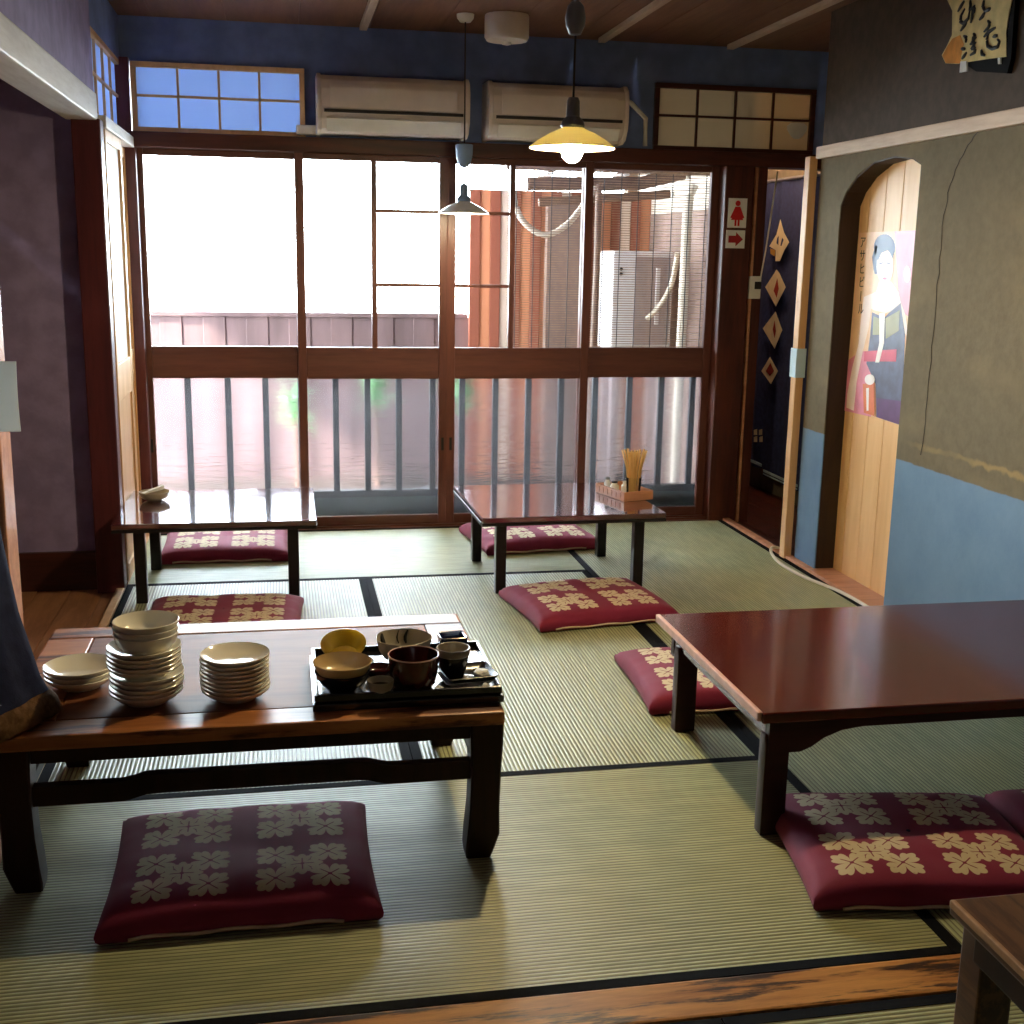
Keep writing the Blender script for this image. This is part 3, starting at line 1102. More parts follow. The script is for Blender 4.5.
# items on the top tray
dish('bowl', bowl_prof(.058, .038, belly=.88), ['black_china'], 'black bowl under the tan bowl on the tray', 'bowl', (.108, 2.386, ZT))
dish('bowl', bowl_prof(.0615, .040, belly=.88), ['tan_china'], 'glossy tan bowl sitting in a black bowl on the tray', 'bowl', (.108, 2.386, ZT + .018))
mb = MB()
mb.lathe(plate_prof(.050, .030), seg=36, mat=Matrix.Rotation(R8(-58), 4, 'X'))
o = mb.build('dish', 'yellow_china', at=LOC, smooth=50)
o.location = (.117, 2.500, ZT + .034)
tag(o, 'amber yellow dish tipped up behind the tan bowl', 'dish')
mb = MB()
mb.lathe(plate_prof(.050, .016), seg=36)
o = mb.build('dish', 'white_china', at=LOC, smooth=50)
o.location = (.132, 2.500, ZT)
tag(o, 'pale saucer lying flat under the tipped yellow dish', 'dish')
r = thing('bowl', 'wavy-rimmed grey-beige bowl with brush strokes inside, on the tray', 'bowl', (.250, 2.535, ZT))
MB().lathe(bowl_prof(.062, .056, belly=.90), wob=lambda a: 1 + .025 * math.cos(5 * a + .6), seg=50).build('bowl_body', 'grey_china', r, at=LOC)
mb = MB()
for a0, w in ((1.35, .008), (2.5, .012), (1.7, .004)):
    pts = []
    for k in range(5):
        h = .026 + .007 * k
        rad = .0475 + (.0590 - .0475) * (h - .026) / .03
        pts.append((rad * math.cos(a0 + .06 * math.sin(k)), rad * math.sin(a0 + .06 * math.sin(k)), h))
    MB().tube(pts, [w * .3, w * .45, w * .5, w * .35, w * .2], 6).build('brush_stroke', 'ink', r, at=LOC)
r = thing('cup', 'large dark maroon cup with a thin pale rim', 'cup', (.255, 2.372, ZT))
MB().lathe([(0, .004), (.030, .004), (.033, 0), (.036, 0), (.045, .010), (.050, .03), (.0525, .062), (.0535, .070), (.0525, .0715), (.0505, .070), (.0485, .05), (.044, .016), (.03, .009), (0, .008)], seg=44).build('cup_body', 'maroon_china', r, at=LOC)
MB().lathe([(.0520, .0695), (.0538, .0695), (.0540, .0712), (.0530, .0722), (.0515, .0716), (.0520, .0695)], seg=44).build('rim', 'pale_edge', r, at=LOC)
dish('dish', bowl_prof(.030, .022, belly=.9), ['maroon_china'], 'small dark red dish between the tan bowl and maroon cup', 'dish', (.188, 2.440, ZT))
r = thing('cup', 'tiny pale sauce cup with dark sauce beside the maroon cup', 'cup', (.183, 2.337, ZT))
MB().lathe(bowl_prof(.0275, .030, belly=.93), seg=32).build('cup_body', 'grey_china', r, at=LOC)
MB().lathe([(0, .016), (.023, .016), (.0235, .0175), (0, .0178)], seg=28).build('sauce', 'sauce', r, at=LOC)


def square_dish(mb, w, d, h, mi=0, th=.005, flare=.75):
    def ring(sx, sy, z, n=5, rr=.2):
        pts = []
        for cx, cy, a0 in ((1, 1, 0), (-1, 1, PI / 2), (-1, -1, PI), (1, -1, 1.5 * PI)):
            for k in range(n):
                a = a0 + k / (n - 1) * PI / 2
                r_ = rr * min(sx, sy)
                pts.append((cx * (sx - r_) + r_ * math.cos(a), cy * (sy - r_) + r_ * math.sin(a), z))
        return pts
    w /= 2
    d /= 2
    mb.loft([ring(w * flare, d * flare, 0), ring(w, d, h), ring(w - .002, d - .002, h + .001), ring(w - th, d - th, h - .001), ring(w * flare - th, d * flare - th, th)], mi)


mb = MB()
square_dish(mb, .108, .085, .012)
o = mb.build('dish', 'white_china', at=LOC)
o.location = (.368, 2.385, ZT)
o.rotation_euler = (0, 0, R8(6))
tag(o, 'white-rimmed square plate under the black square plate', 'plate')
mb = MB()
square_dish(mb, .112, .098, .014, flare=.82)
o = mb.build('dish', 'black_china', at=LOC)
o.location = (.372, 2.388, ZT + .009)
o.rotation_euler = (0, 0, R8(8))
tag(o, 'black square plate holding a crumpled napkin and the black cup', 'plate')
r = thing('cup', 'black cup with a beige rim standing on the square plate', 'cup', (.343, 2.405, ZT + .0145))
MB().lathe([(0, .003), (.020, .003), (.022, 0), (.024, 0), (.031, .02), (.0345, .044), (.034, .046), (.0325, .044), (.029, .02), (.02, .0085), (0, .006)], seg=36).build('cup_body', 'black_china', r, at=LOC)
MB().lathe([(.0346, .041), (.0362, .043), (.0366, .055), (.0355, .057), (.0335, .0565), (.0325, .050), (.0318, .040), (.022, .012), (0, .010), (0, .009), (.022, .011), (.0335, .040), (.0346, .041)], seg=36).build('rim', 'grey_china', r, at=LOC)
mb = MB()
square_dish(mb, .062, .058, .040, flare=.85)
o = mb.build('dish', 'navy_china', at=LOC)
o.location = (.366, 2.583, ZT)
o.rotation_euler = (0, 0, R8(5))
tag(o, 'small square navy dish behind the black cup', 'dish')
# crumpled napkin
mb = MB()
b = bmesh.new()
bmesh.ops.create_icosphere(b, subdivisions=3, radius=.017)
for v in b.verts:
    v.co *= 1 + .45 * noise.noise(v.co * 90)
    v.co.z *= .4
mb._merge(b)
o = mb.build('napkin', 'paper_white', at=LOC, smooth=15)
o.location = (.404, 2.385, ZT + .0185)
tag(o, 'crumpled white napkin on the black square plate', 'napkin')
for (x, y, z, lab) in ((.302, 2.330, ZT + .004, 'folded white paper scrap in front of the maroon cup'), (.400, 2.330, ZT + .004, 'tiny white paper scrap at the tray corner under the square plates')):
    mb = MB()
    mb.prism([(-.014, -.004), (.010, -.004), (.012, .004), (.002, .010), (-.006, .004)], 'y', -.008, .008, bev=.001)
    o = mb.build('paper_scrap', 'paper_white', at=LOC)
    o.location = (x, y, z)
    o.rotation_euler = (0, 0, R8(12))
    tag(o, lab, 'paper scrap')

# dish and napkin strip on the back left table
zt = .3082
dish('dish', bowl_prof(.058, .034, belly=.92), ['grey_china'], 'small grey dish alone on the table near the window', 'dish', (-.495, 4.675, zt))
mb = MB()
mb.box((-.045, -.011, 0), (.045, .011, .006), .002)
mb.box((-.02, -.012, .006), (.045, .008, .012), .002, rot=(0, -.1, 0))
o = mb.build('napkin', 'paper_white', at=LOC)
o.location = (-.50, 4.672, zt + .0345)
o.rotation_euler = (0, R8(-6), R8(35))
tag(o, 'folded white napkin lying across the small grey dish', 'napkin')

# caddy
cx, cy = 1.345, 4.575
r = thing('condiment_caddy', 'small wooden caddy holding chopsticks and condiment jars', 'caddy', (cx, cy, zt), None, R8(16))
mb = MB()
w, d, h = .062, .105, .038
mb.box((-w, -d, 0), (w, d, .006), .002)
mb.build('caddy_base', 'caddy', r, at=LOC)
mb = MB()
mb.box((-w - .006, -d - .006, 0), (-w, d + .006, h), .002).box((w, -d - .006, 0), (w + .006, d + .006, h), .002)
mb.box((-w, -d - .006, 0), (w, -d, h), .002).box((-w, d, 0), (w, d + .006, h), .002)
for k in range(6):
    y = -d + .025 + k * .032
    mb.box((-w - .0085, y - .004, .008), (-w - .0055, y + .004, h - .008))
mb.build('caddy_wall', 'caddy', r, at=LOC)
ca = math.cos(R8(16))
sa = math.sin(R8(16))


def cad(u, v):
    return cx + u * ca - v * sa, cy + u * sa + v * ca


x, y = cad(.014, -.048)
g = dish('glass', [(0, 0), (.026, 0), (.0265, .003), (.031, .074), (.0315, .076), (.0305, .077), (.0295, .074), (.0255, .006), (0, .006)], ['clear'], 'clear glass packed with wooden chopsticks in the caddy', 'glass', (x, y, zt + .0065))
for k in range(32):
    a = k * 2.399
    q = math.sqrt((k + .5) / 32)
    bx, by = .017 * q * math.cos(a), .017 * q * math.sin(a)
    tx, ty = .052 * q * math.cos(a), .052 * q * math.sin(a)
    mb = MB()
    mb.tube([(bx, by, .0085), (tx * .62, ty * .62, .12), (tx, ty, .182 + jit(.006))], [.0017, .0030, .0040], 5)
    o = mb.build('chopstick', 'chopstick', at=LOC)
    o.location = (x, y, zt + .0065)
    tag(o, 'wooden chopstick standing in the glass of the caddy', 'chopstick', 'chopsticks in the caddy glass')
for u, v, rr, hh, lab, top in ((-.028, .028, .019, .052, 'white condiment jar with a black mouth beside the chopsticks', 'black_china'), (.026, .030, .018, .046, 'low pale jar with a lid behind the chopstick glass', 'white_plastic'), (-.030, .080, .014, .058, 'slim pale shaker at the end of the caddy', 'grey_metal')):
    x, y = cad(u, v)
    q = thing('condiment_jar', lab, 'jar', (x, y, zt + .0065))
    MB().lathe([(0, 0), (rr * .9, 0), (rr, .004), (rr, hh * .6), (rr * .62, hh * .78), (rr * .6, hh * .84), (0, hh * .84)], seg=22).build('jar_body', 'white_china', q, at=LOC)
    MB().lathe([(0, hh * .84), (rr * .68, hh * .84), (rr * .7, hh * .97), (rr * .5, hh), (0, hh)], seg=22).build('lid', top, q, at=LOC)

# ================================================================== LAMPS, CEILING FITTINGS


def pendant(loc, label, shade_mat, bulb, R, bell, adjuster):
    x, y, z = loc
    r = thing('pendant_lamp', label, 'lamp', (x, y, z), 'enamel pendant lamps')
    # shade
    MB().lathe([(R, 0), (R * .995, .004), (R * .80, .019), (R * .52, .036), (R * .30, .046), (R * .22, .052), (R * .20, .050), (R * .29, .043), (R * .51, .033), (R * .79, .016), (R * .985, .001), (R, 0)], seg=56).build('lamp_shade', shade_mat, r, at=LOC)
    so_ = MB().lathe([(0, .12), (.012, .12), (.016, .112), (.017, .075), (.026, .066), (.030, .054), (.026, .046), (0, .046)], seg=28).build('socket', 'blue_fitting' if bell else 'grey_metal', r, at=LOC)
    MB().sphere((0, 0, -.004), .027, 24, sc=(1, 1, 1.15)).build('bulb', bulb, r, at=LOC)
    top = ZC - .001 - z
    MB().tube([(0, 0, .118), (0.001, 0, .3), (0, 0, top - .004)], .0028, 8).build('cord', 'cord', r, at=LOC)
    if bell:
        MB().lathe([(0, .185), (.016, .188), (.028, .205), (.034, .235), (.036, .275), (.030, .278), (0, .278)], seg=28).build('cord_cover', 'blue_fitting', r, at=LOC)
        MB().tube([(.016, 0, .095), (.030, 0, .097)], .003, 8).sphere((.033, 0, .097), .005, 10).build('switch_knob', 'grey_metal', so_, at=LOC)
    if adjuster:
        MB().lathe([(0, .262), (.014, .266), (.023, .285), (.025, .305), (.020, .33), (.010, .342), (0, .345)], seg=28).build('cord_adjuster', 'grey_metal', r, at=LOC)
    MB().lathe([(0, top - .03), (.022, top - .03), (.034, top - .016), (.036, top), (0, top)], seg=28).build('ceiling_rose', 'white_plastic', r, at=LOC)
    return r


pendant((.716, 3.0, 1.512), 'glowing cream-yellow enamel pendant lamp hanging over the room middle', 'enamel_yellow', 'bulb', .106, False, True)
pendant((.756, 5.08, 1.418), 'white enamel pendant lamp hanging close to the window', 'enamel_white', 'bulb_far', .106, True, False)

p = U(507, 15, 'z', ZC)
r = thing('smoke_detector', 'round ivory smoke detector on the ceiling', 'smoke detector', (p.x, p.y, ZC - .001))
MB().lathe([(0, 0), (.088, 0), (.09, -.006), (.09, -.085), (.082, -.098), (0, -.104)], seg=40).build('housing', 'ac', r, at=LOC)
MB().lathe([(0, -.103), (.020, -.1015), (.018, -.112), (0, -.116)], seg=20).build('sensor', 'white_plastic', r, at=LOC)


# air conditioners
def aircon(label, x0, x1, pipe):
    r = thing('air_conditioner', label, 'air conditioner', ((x0 + x1) / 2, 5.5, 1.74), 'wall air conditioners above the window')
    yb = 5.498

    def prof(e):
        return [(yb, 1.742 + e), (5.37 + e, 1.742 + e), (5.325 + e, 1.757 + e), (5.295 + e, 1.80), (5.285 + e, 1.85), (5.286 + e, 1.92), (5.30 + e, 1.962 - e), (5.335 + e, 1.985 - e), (yb, 1.99 - e)]
    MB().prism(prof(.006), 'x', x0 + .012, x1 - .012, bev=.004).build('body', 'ac', r)
    # end caps, a little proud and rounded
    for a, b in ((x0, x0 + .018), (x1 - .018, x1)):
        MB().prism(prof(0), 'x', a, b, bev=.005).build('end_cap', 'ac', r)
    MB().prism([(5.284, 1.842), (5.2835, 1.925), (5.290, 1.942), (5.305, 1.942), (5.305, 1.842)], 'x', x0 + .055, x1 - .055, bev=.003).build('front_panel', 'ac', r)
    MB().box((x0 + .03, 5.283, 1.826), (x1 - .03, 5.31, 1.838)).build('slot', 'ac_dark', r)['label'] = 'dark slot under the front panel'
    MB().prism([(5.318, 1.752), (5.285, 1.80), (5.288, 1.806), (5.326, 1.757)], 'x', x0 + .04, x1 - .04).build('louver', 'white_plastic', r)
    if pipe:
        MB().tube([(x1 - .02, 5.42, 1.95), (x1 + .05, 5.44, 1.93), (x1 + .13, 5.47, 1.87), (x1 + .135, 5.48, 1.75)], .011, 10).build('pipe', 'white_plastic', r)
    else:
        MB().box((x0 - .085, 5.44, 1.745), (x0 + .01, 5.495, 1.785), .006).build('pipe', 'white_plastic', r)


aircon('ivory wall air conditioner next to the pale lattice transom', .165, .812, False)
aircon('ivory wall air conditioner next to the dark framed transom', .895, 1.515, True)

# ================================================================== SIGNS, PAPERS, POSTER
fy = 5.42
# toilet signs on the pillar
r = thing('sign', 'white sign with a red female figure on the pillar', 'sign', (2.088, fy - .002, 1.46))
a, b, c, d = 2.043, 2.134, 1.395, 1.528
sp = MB().box((a, fy - .004, c), (b, fy - .0005, d), .0008).build('sign_plate', 'paper_white', r)
mb = MB()
mx = (a + b) / 2
mb.lathe([(0, 0), (.0125, 0), (.0125, .0015), (0, .0015)], at=(mx, fy - .0042, 1.505), seg=20, mat=Matrix.Rotation(PI / 2, 4, 'X'))
mb.prism([(mx - .012, 1.490), (mx + .012, 1.490), (mx + .034, 1.441), (mx + .027, 1.437), (mx + .022, 1.444), (mx + .030, 1.430), (mx + .012, 1.430), (mx + .012, 1.403), (mx + .003, 1.403), (mx + .003, 1.430),
          (mx - .003, 1.430), (mx - .003, 1.403), (mx - .012, 1.403), (mx - .012, 1.430), (mx - .030, 1.430), (mx - .022, 1.444), (mx - .027, 1.437), (mx - .034, 1.441)], 'y', fy - .0057, fy - .0042)
mb.build('pictogram', 'sign_red', sp)
r = thing('sign', 'white sign with a red arrow on the pillar', 'sign', (2.086, fy - .002, 1.35))
a, b, c, d = 2.039, 2.132, 1.302, 1.384
sp = MB().box((a, fy - .004, c), (b, fy - .0005, d), .0008).build('sign_plate', 'paper_white', r)
zz = 1.343
mb = MB()
mb.prism([(a + .012, zz - .016), (a + .048, zz - .016), (a + .048, zz - .032), (b - .010, zz), (a + .048, zz + .032), (a + .048, zz + .016), (a + .012, zz + .016)], 'y', fy - .0055, fy - .0042)
mb.build('pictogram', 'dark_red', sp)
# wall telephone jack with wire
r = thing('wall_switch', 'white switch box with a wire beside the indigo curtain', 'switch', (2.215, 5.45, 1.12))
sp = MB().box((2.176, 5.445, 1.07), (2.238, 5.459, 1.175), .004).build('switch_plate', 'white_plastic', r)
MB().box((2.205, 5.438, 1.115), (2.236, 5.446, 1.15), .003).build('switch_key', 'ink', sp)
MB().tube([(2.236, 5.452, 1.17), (2.255, 5.455, 1.3), (2.275, 5.456, 1.5), (2.29, 5.456, 1.655)], .004, 8).build('wire', 'white_cord', r)
# strip carrying the switch (door jamb of the passage)
struct(MB().box((2.20, 5.46, -.05), (2.245, 5.54, 1.672), .003).build('trim_17', 'dark_wood'))

# paper on the light post
o = MB().box((2.088, 4.656, .775), (2.130, 4.6605, .895), .001).box((2.0865, 4.656, .775), (2.0905, 4.715, .895), .001).build('notice', 'paper_blue', at=(2.11, 4.66, .83))
tag(o, 'pale blue paper wrapped on the light wooden post', 'notice')
# paper on the post on the corridor side
mb = MB()
rings = []
for k in range(9):
    s = k / 8
    z = .85 + .155 * s
    bow = .008 * math.sin(PI * s)
    rings.append([(-.70, 2.792 - bow, z), (-.574, 2.785 - bow, z), (-.574, 2.788 - bow, z), (-.70, 2.796 - bow, z)])
mb.loft(rings)
o = mb.build('notice', 'notice_paper', at=(-.64, 2.79, .92))
tag(o, 'curled white paper pinned on the corridor post', 'notice')


# poster in the niche
def PQ(cx_, cy_, k=0):
    v = U(830 + cx_ / 4.88, 220 + cy_ / 4.876, 'x', 2.2092 - .0005 * k)
    return v


def ell(cx_, cy_, rx, ry, n=22, tilt=0):
    return [(cx_ + rx * math.cos(a) * math.cos(tilt) - ry * math.sin(a) * math.sin(tilt), cy_ + rx * math.cos(a) * math.sin(tilt) + ry * math.sin(a) * math.cos(tilt)) for a in [2 * PI * i / n for i in range(n)]]


PM = [plain('poster_peach', (240, 196, 150), .4, .06), plain('poster_pink', (226, 140, 158), .4, .1), plain('poster_hair', (74, 88, 124), .4, .1), plain('poster_skin', (244, 220, 206), .4, .03),
      plain('poster_dress', (78, 80, 106), .4, .25, 20), plain('poster_gold', (150, 144, 96), .4, .1), plain('poster_rose', (206, 70, 96), .4, .08), plain('poster_white', (246, 238, 232), .4, .02),
      plain('poster_beer', (222, 120, 70), .4, .1), plain('poster_plum', (96, 60, 108), .4, .15)]
r = thing('poster', 'poster of a dark-haired woman with a beer mug in the arched niche', 'poster', (2.209, 4.18, .68))
mb = MB()


def lay(pts, mi, k):
    mb.poly([PQ(a_, b_, k) for a_, b_ in pts], mi)


base = [(142, 62), (430, 50), (352, 1003), (225, 965), (70, 930)]
P0 = [PQ(a_, b_, 0) for a_, b_ in base]
mb.prism([(q.y, q.z) for q in P0], 'x', 2.2088, 2.2105, 0)
lay([(315, 56), (430, 50), (395, 480), (340, 440), (330, 300)], 1, 1)
lay([(70, 930), (80, 690), (150, 640), (200, 640), (200, 960)], 1, 1)
lay([(212, 240), (206, 180), (222, 120), (262, 150), (250, 200), (236, 262), (218, 265)], 2, 2)
lay(ell(266, 135, 52, 66), 2, 2)
lay([(240, 300), (300, 300), (335, 350), (345, 400), (370, 470), (380, 570), (352, 540), (330, 430), (270, 455), (215, 440), (196, 430), (165, 400), (165, 375), (225, 350)], 3, 3)
lay(ell(268, 228, 41, 86, tilt=.0), 3, 4)
lay([(222, 190), (232, 130), (270, 90), (305, 120), (308, 190), (285, 145), (250, 160), (236, 195)], 2, 5)
lay([(165, 378), (205, 395), (190, 520), (160, 640), (130, 790), (116, 930), (80, 915), (84, 850), (108, 720), (140, 600), (152, 470)], 3, 2)
lay([(205, 450), (240, 465), (262, 480), (285, 455), (345, 405), (366, 560), (352, 990), (226, 960), (222, 800), (178, 700), (196, 560)], 4, 4)
lay([(212, 470), (240, 480), (240, 560), (208, 560)], 5, 5)
lay([(270, 480), (340, 440), (335, 540), (272, 580)], 5, 5)
lay([(168, 640), (325, 630), (322, 690), (165, 690)], 6, 6)
lay([(240, 455), (268, 455), (264, 600), (240, 695), (220, 695), (240, 600)], 7, 7)
lay([(226, 868), (356, 884), (352, 1003), (230, 962)], 9, 6)
lay([(160, 800), (216, 790), (216, 955), (165, 940)], 8, 7)
lay([(176, 820), (190, 818), (188, 930), (178, 930)], 7, 8)
lay(ell(194, 778, 25, 26), 7, 8)
lay(ell(376, 265, 16, 42), 3, 3)
# face
lay([(240, 212), (258, 206), (258, 211), (241, 217)], 4, 6)
lay([(276, 206), (294, 212), (293, 217), (276, 211)], 4, 6)
lay([(254, 284), (268, 279), (280, 284), (268, 292)], 6, 6)
ps = mb.build('poster_sheet', PM, r, smooth=20)
# lettering down the side
mb = MB()
for i, ch in enumerate('アサヒビール'):
    b = text_mesh(ch, .048)
    q = PQ(160 - i * 2.0, 112 + i * 65, 3)
    if ch == 'ー':
        bmesh.ops.rotate(b, verts=b.verts, cent=(0, 0, 0), matrix=Matrix.Rotation(PI / 2, 3, 'Z'))
    m = Matrix.Translation(q) @ Matrix(((0, 0, -1, 0), (-1, 0, 0, 0), (0, 1, 0, 0), (0, 0, 0, 1)))
    MB()._merge(b, 0, m).build('letter', 'ink', ps)


# calligraphy paper high on the wall
def CQ(a_, b_, x):
    return U(930 + a_ / 10.894, b_ / 10.89, 'x', x)


r = thing('calligraphy_sheet', 'yellowed brush-written paper high on the wall above the rail', 'paper sign', (2.11, 3.6, 1.85))
out = [(150, -200), (190, 0), (245, 120), (240, 380), (185, 500), (130, 600), (170, 690), (300, 695), (430, 672), (640, 640), (830, 618), (828, 350), (860, 150), (892, 0), (920, -200)]
mb = MB()
mb.prism([(CQ(a_, b_, 2.112).y, CQ(a_, b_, 2.112).z) for a_, b_ in out], 'x', 2.1115, 2.1135)
ps = mb.build('paper_sheet', 'old_paper', r)
mb = MB()
st = [(245, 420), (330, 380), (370, 480), (340, 600), (330, 690), (172, 688), (135, 605), (190, 500)]
mb.prism([(CQ(a_, b_, 2.111).y, CQ(a_, b_, 2.111).z) for a_, b_ in st], 'x', 2.1108, 2.1114)
mb.build('stain', 'old_stain', ps)
strokes = [
    [(375, 10), (345, 60), (305, 125)], [(440, 0), (445, 60), (430, 120)], [(380, 95), (340, 170), (335, 235), (370, 255), (420, 200), (435, 110)], [(435, 110), (490, 70), (480, 130), (455, 160)], [(470, 70), (465, 180), (445, 250)], [(400, 245), (370, 290), (335, 335)],
    [(590, 0), (580, 70), (600, 120)], [(600, 125), (640, 105), (660, 90)], [(600, 130), (575, 180), (540, 215)],
    [(630, 225), (655, 255), (640, 300), (590, 345)], [(590, 400), (640, 350), (715, 300)], [(640, 360), (620, 430), (630, 500), (680, 530), (740, 510), (760, 450), (735, 430)], [(560, 545), (570, 590), (600, 605)], [(690, 400), (735, 385)],
    [(370, 390), (400, 410), (390, 465)], [(345, 530), (385, 535)], [(350, 640), (375, 610), (400, 570)], [(475, 365), (500, 400), (450, 470)], [(440, 480), (500, 470), (450, 530)], [(455, 540), (495, 525), (490, 570), (440, 600)], [(470, 400), (480, 500)],
]
mb = MB()
for s_ in strokes:
    pts = []
    for i in range(len(s_) - 1):
        for k in range(4):
            f = k / 4
            pts.append((s_[i][0] * (1 - f) + s_[i + 1][0] * f, s_[i][1] * (1 - f) + s_[i + 1][1] * f))
    pts.append(s_[-1])
    n = len(pts)
    MB().tube([CQ(a_, b_, 2.1106) for a_, b_ in pts], [.0062 * (.45 + .55 * math.sin(PI * min(1, (i + .6) / n))) for i in range(n)], 6).build('brush_stroke', 'ink', ps)
# dark board behind with two white tabs
mb = MB()
bo = [(400, 560), (400, 700), (520, 780), (860, 800), (900, 640), (960, -200), (800, -200), (780, 500)]
mb.prism([(CQ(a_, b_, 2.12).y, CQ(a_, b_, 2.12).z) for a_, b_ in bo], 'x', 2.1145, 2.129)
mb.build('backing_board', 'black_board', r)
mb = MB()
for tb in ([(335, 670), (398, 665), (400, 775), (325, 790)], [(742, 630), (768, 628), (765, 695), (745, 698)]):
    mb.prism([(CQ(a_, b_, 2.110).y, CQ(a_, b_, 2.110).z) for a_, b_ in tb], 'x', 2.1085, 2.1145)
mb.build('paper_tab', 'paper_white', r)

# white cable along the base of the wall
pts = [(2.16, 4.78, -.008), (2.13, 4.79, .012), (2.085, 4.775, .022), (2.062, 4.72, .0085), (2.03, 4.55, .0085), (2.035, 4.36, .0085), (2.06, 4.24, .0085), (2.085, 4.12, .0085), (2.095, 3.94, .0085), (2.09, 3.6, .0085), (2.09, 3.0, .0085), (2.09, 2.2, .0085)]


def cr_spline(P, n=8):
    P = [Vector(p_) for p_ in P]
    out_ = []
    for i in range(len(P) - 1):
        p0_, p1, p2, p3 = P[max(i - 1, 0)], P[i], P[i + 1], P[min(i + 2, len(P) - 1)]
        for k in range(n):
            s = k / n
            out_.append(.5 * ((2 * p1) + (p2 - p0_) * s + (2 * p0_ - 5 * p1 + 4 * p2 - p3) * s * s + (3 * p1 - p0_ - 3 * p2 + p3) * s ** 3))
    return out_ + [P[-1]]


o = MB().tube(cr_spline(pts), .0065, 8).build('cable', 'white_cord', at=(2.06, 4.2, 0))
tag(o, 'white cable running along the foot of the niche wall', 'cable')

# indigo door curtain in the passage
NX = 2.60


def NQ(a_, b_, x=NX):
    return U(a_, b_, 'x', x)


r = thing('door_curtain', 'indigo door curtain with cream diamond pattern behind the light post', 'curtain', (NX, 6.2, .1))
yA = NQ(745, 463).y
yM = NQ(765, 465).y
yC = 5.60
ztop = 1.66


def cloth(y0, y1, zb0, ph):
    mb = MB()
    rings = []
    for k in range(25):
        s = k / 24
        z = zb0 + (ztop - zb0) * s
        pts = []
        N = 14
        for i in range(N + 1):
            f = i / N
            pts.append((NX + .012 * math.sin(f * 9 + ph) * (1 - s * .6), y0 + (y1 - y0) * f, z))
        pts += [(p_[0] + .004, p_[1], p_[2]) for p_ in pts[::-1]]
        rings.append(pts)
    mb.loft(rings)
    return mb


cp = cloth(yA, yM + .002, .115, .2).build('cloth_panel', 'noren', r)
cloth(yC, yM - .002, .085, 1.4).build('cloth_panel', 'noren', r)
mb = MB()
mb.tube([(NX, yA + .06, ztop + .005), (NX, yC - .05, ztop + .005)], .009, 8)
mb.build('curtain_rod', 'grey_metal', r)


def ndia(pts, mi, x=NX - .019, name='dyed_motif'):
    P = [NQ(a_, b_, x) for a_, b_ in pts]
    MB().prism([(q.y, q.z) for q in P], 'x', x - .001, x).build(name, ['noren_cream', 'noren', 'noren_gold', 'noren_red'][mi], cp)


mb = MB()
# positions read in the crop of region 700..830 x 150..330 (scale 5.69)
def ns(pts):
    return [(700 + a_ / 5.69, 150 + b_ / 5.69) for a_, b_ in pts]


ndia(ns([(458, 395), (478, 470), (508, 525), (480, 570), (455, 632), (430, 632), (432, 570), (395, 548), (436, 480)]), 0)
ndia(ns([(440, 500), (448, 490), (446, 540), (436, 530)]), 1, NX - .0205)
ndia(ns([(468, 500), (476, 510), (464, 545), (458, 545)]), 1, NX - .0205)
ndia(ns([(400, 560), (430, 570), (425, 605), (402, 590)]), 2, NX - .0205)
ndia(ns([(436, 680), (452, 700), (488, 780), (432, 890), (372, 780), (424, 700)]), 0)
ndia(ns([(440, 730), (448, 790), (436, 840), (420, 800)]), 3, NX - .0205)
ndia(ns([(430, 920), (468, 1025), (425, 1130), (358, 1015)]), 0)
ndia(ns([(425, 970), (432, 1030), (424, 1070), (415, 1020)]), 3, NX - .0205)
ndia([(770, 357), (778, 371), (771, 384), (761.5, 371)], 0)
ndia([(770.5, 363), (774, 371), (770, 376), (766, 371)], 3, NX - .0205)
for a_, b_ in ((754, 431), (759, 431), (754, 438), (759.5, 438)):
    ndia([(a_, b_ - 1), (a_ + 3.2, b_ - 2), (a_ + 3.2, b_ + 4), (a_, b_ + 4)], 0)
mb = MB()
mb.box((NX - .018, yM + .01, .135), (NX - .014, yA - .01, .150)).box((NX - .018, yC + .05, .112), (NX - .014, yM - .02, .125)).box((NX - .018, yC + .05, .098), (NX - .014, yM - .02, .104))
mb.build('hem_stripe', 'paper_blue', r)
# lintel board over the passage and its lamp
struct(MB().box((2.20, 5.72, 1.70), (2.66, 5.80, 1.80), .004).build('trim_18', 'panel_wood'))
struct(MB().box((2.205, 6.52, -.05), (2.655, 6.58, 2.19)).build('wall_passage_back', 'dark_plaster'))
r = thing('passage_lamp', 'amber bulb at the ceiling of the toilet passage', 'lamp', (2.32, 5.93, ZC - .002))
MB().lathe([(0, 0), (.035, 0), (.03, -.03), (.018, -.045), (0, -.045)], seg=24).build('lamp_base', 'white_plastic', r, at=LOC)
MB().sphere((0, 0, -.075), .03, 18).build('bulb', 'bulb_passage', r, at=LOC)

# ================================================================== COAT ON THE CORRIDOR POST
r = thing('coat', 'dark navy coat with brown hem hanging over the plate table end', 'coat', (-.74, 2.5, .34))
prof = [(.340, .262, .17), (.37, .258, .18), (.42, .236, .19), (.54, .198, .19), (.66, .168, .19), (.8, .138, .15), (1.0, .115, .12), (1.2, .10, .08), (1.32, .06, .07), (1.36, .02, .02)]


def coat_ring(z, rx, ry, n=64, grow=0):
    pts = []
    for k in range(n):
        a = 2 * PI * k / n
        fold = 1 + (.05 * math.sin(7 * a + .8) + .025 * math.sin(13 * a)) * max(.2, 1.2 - z)
        cy_ = 2.365 + max(0, z - .45) * .50
        pts.append((-.735 + (rx + grow) * fold * math.cos(a), cy_ + (ry + grow) * fold * math.sin(a), z))
    return pts


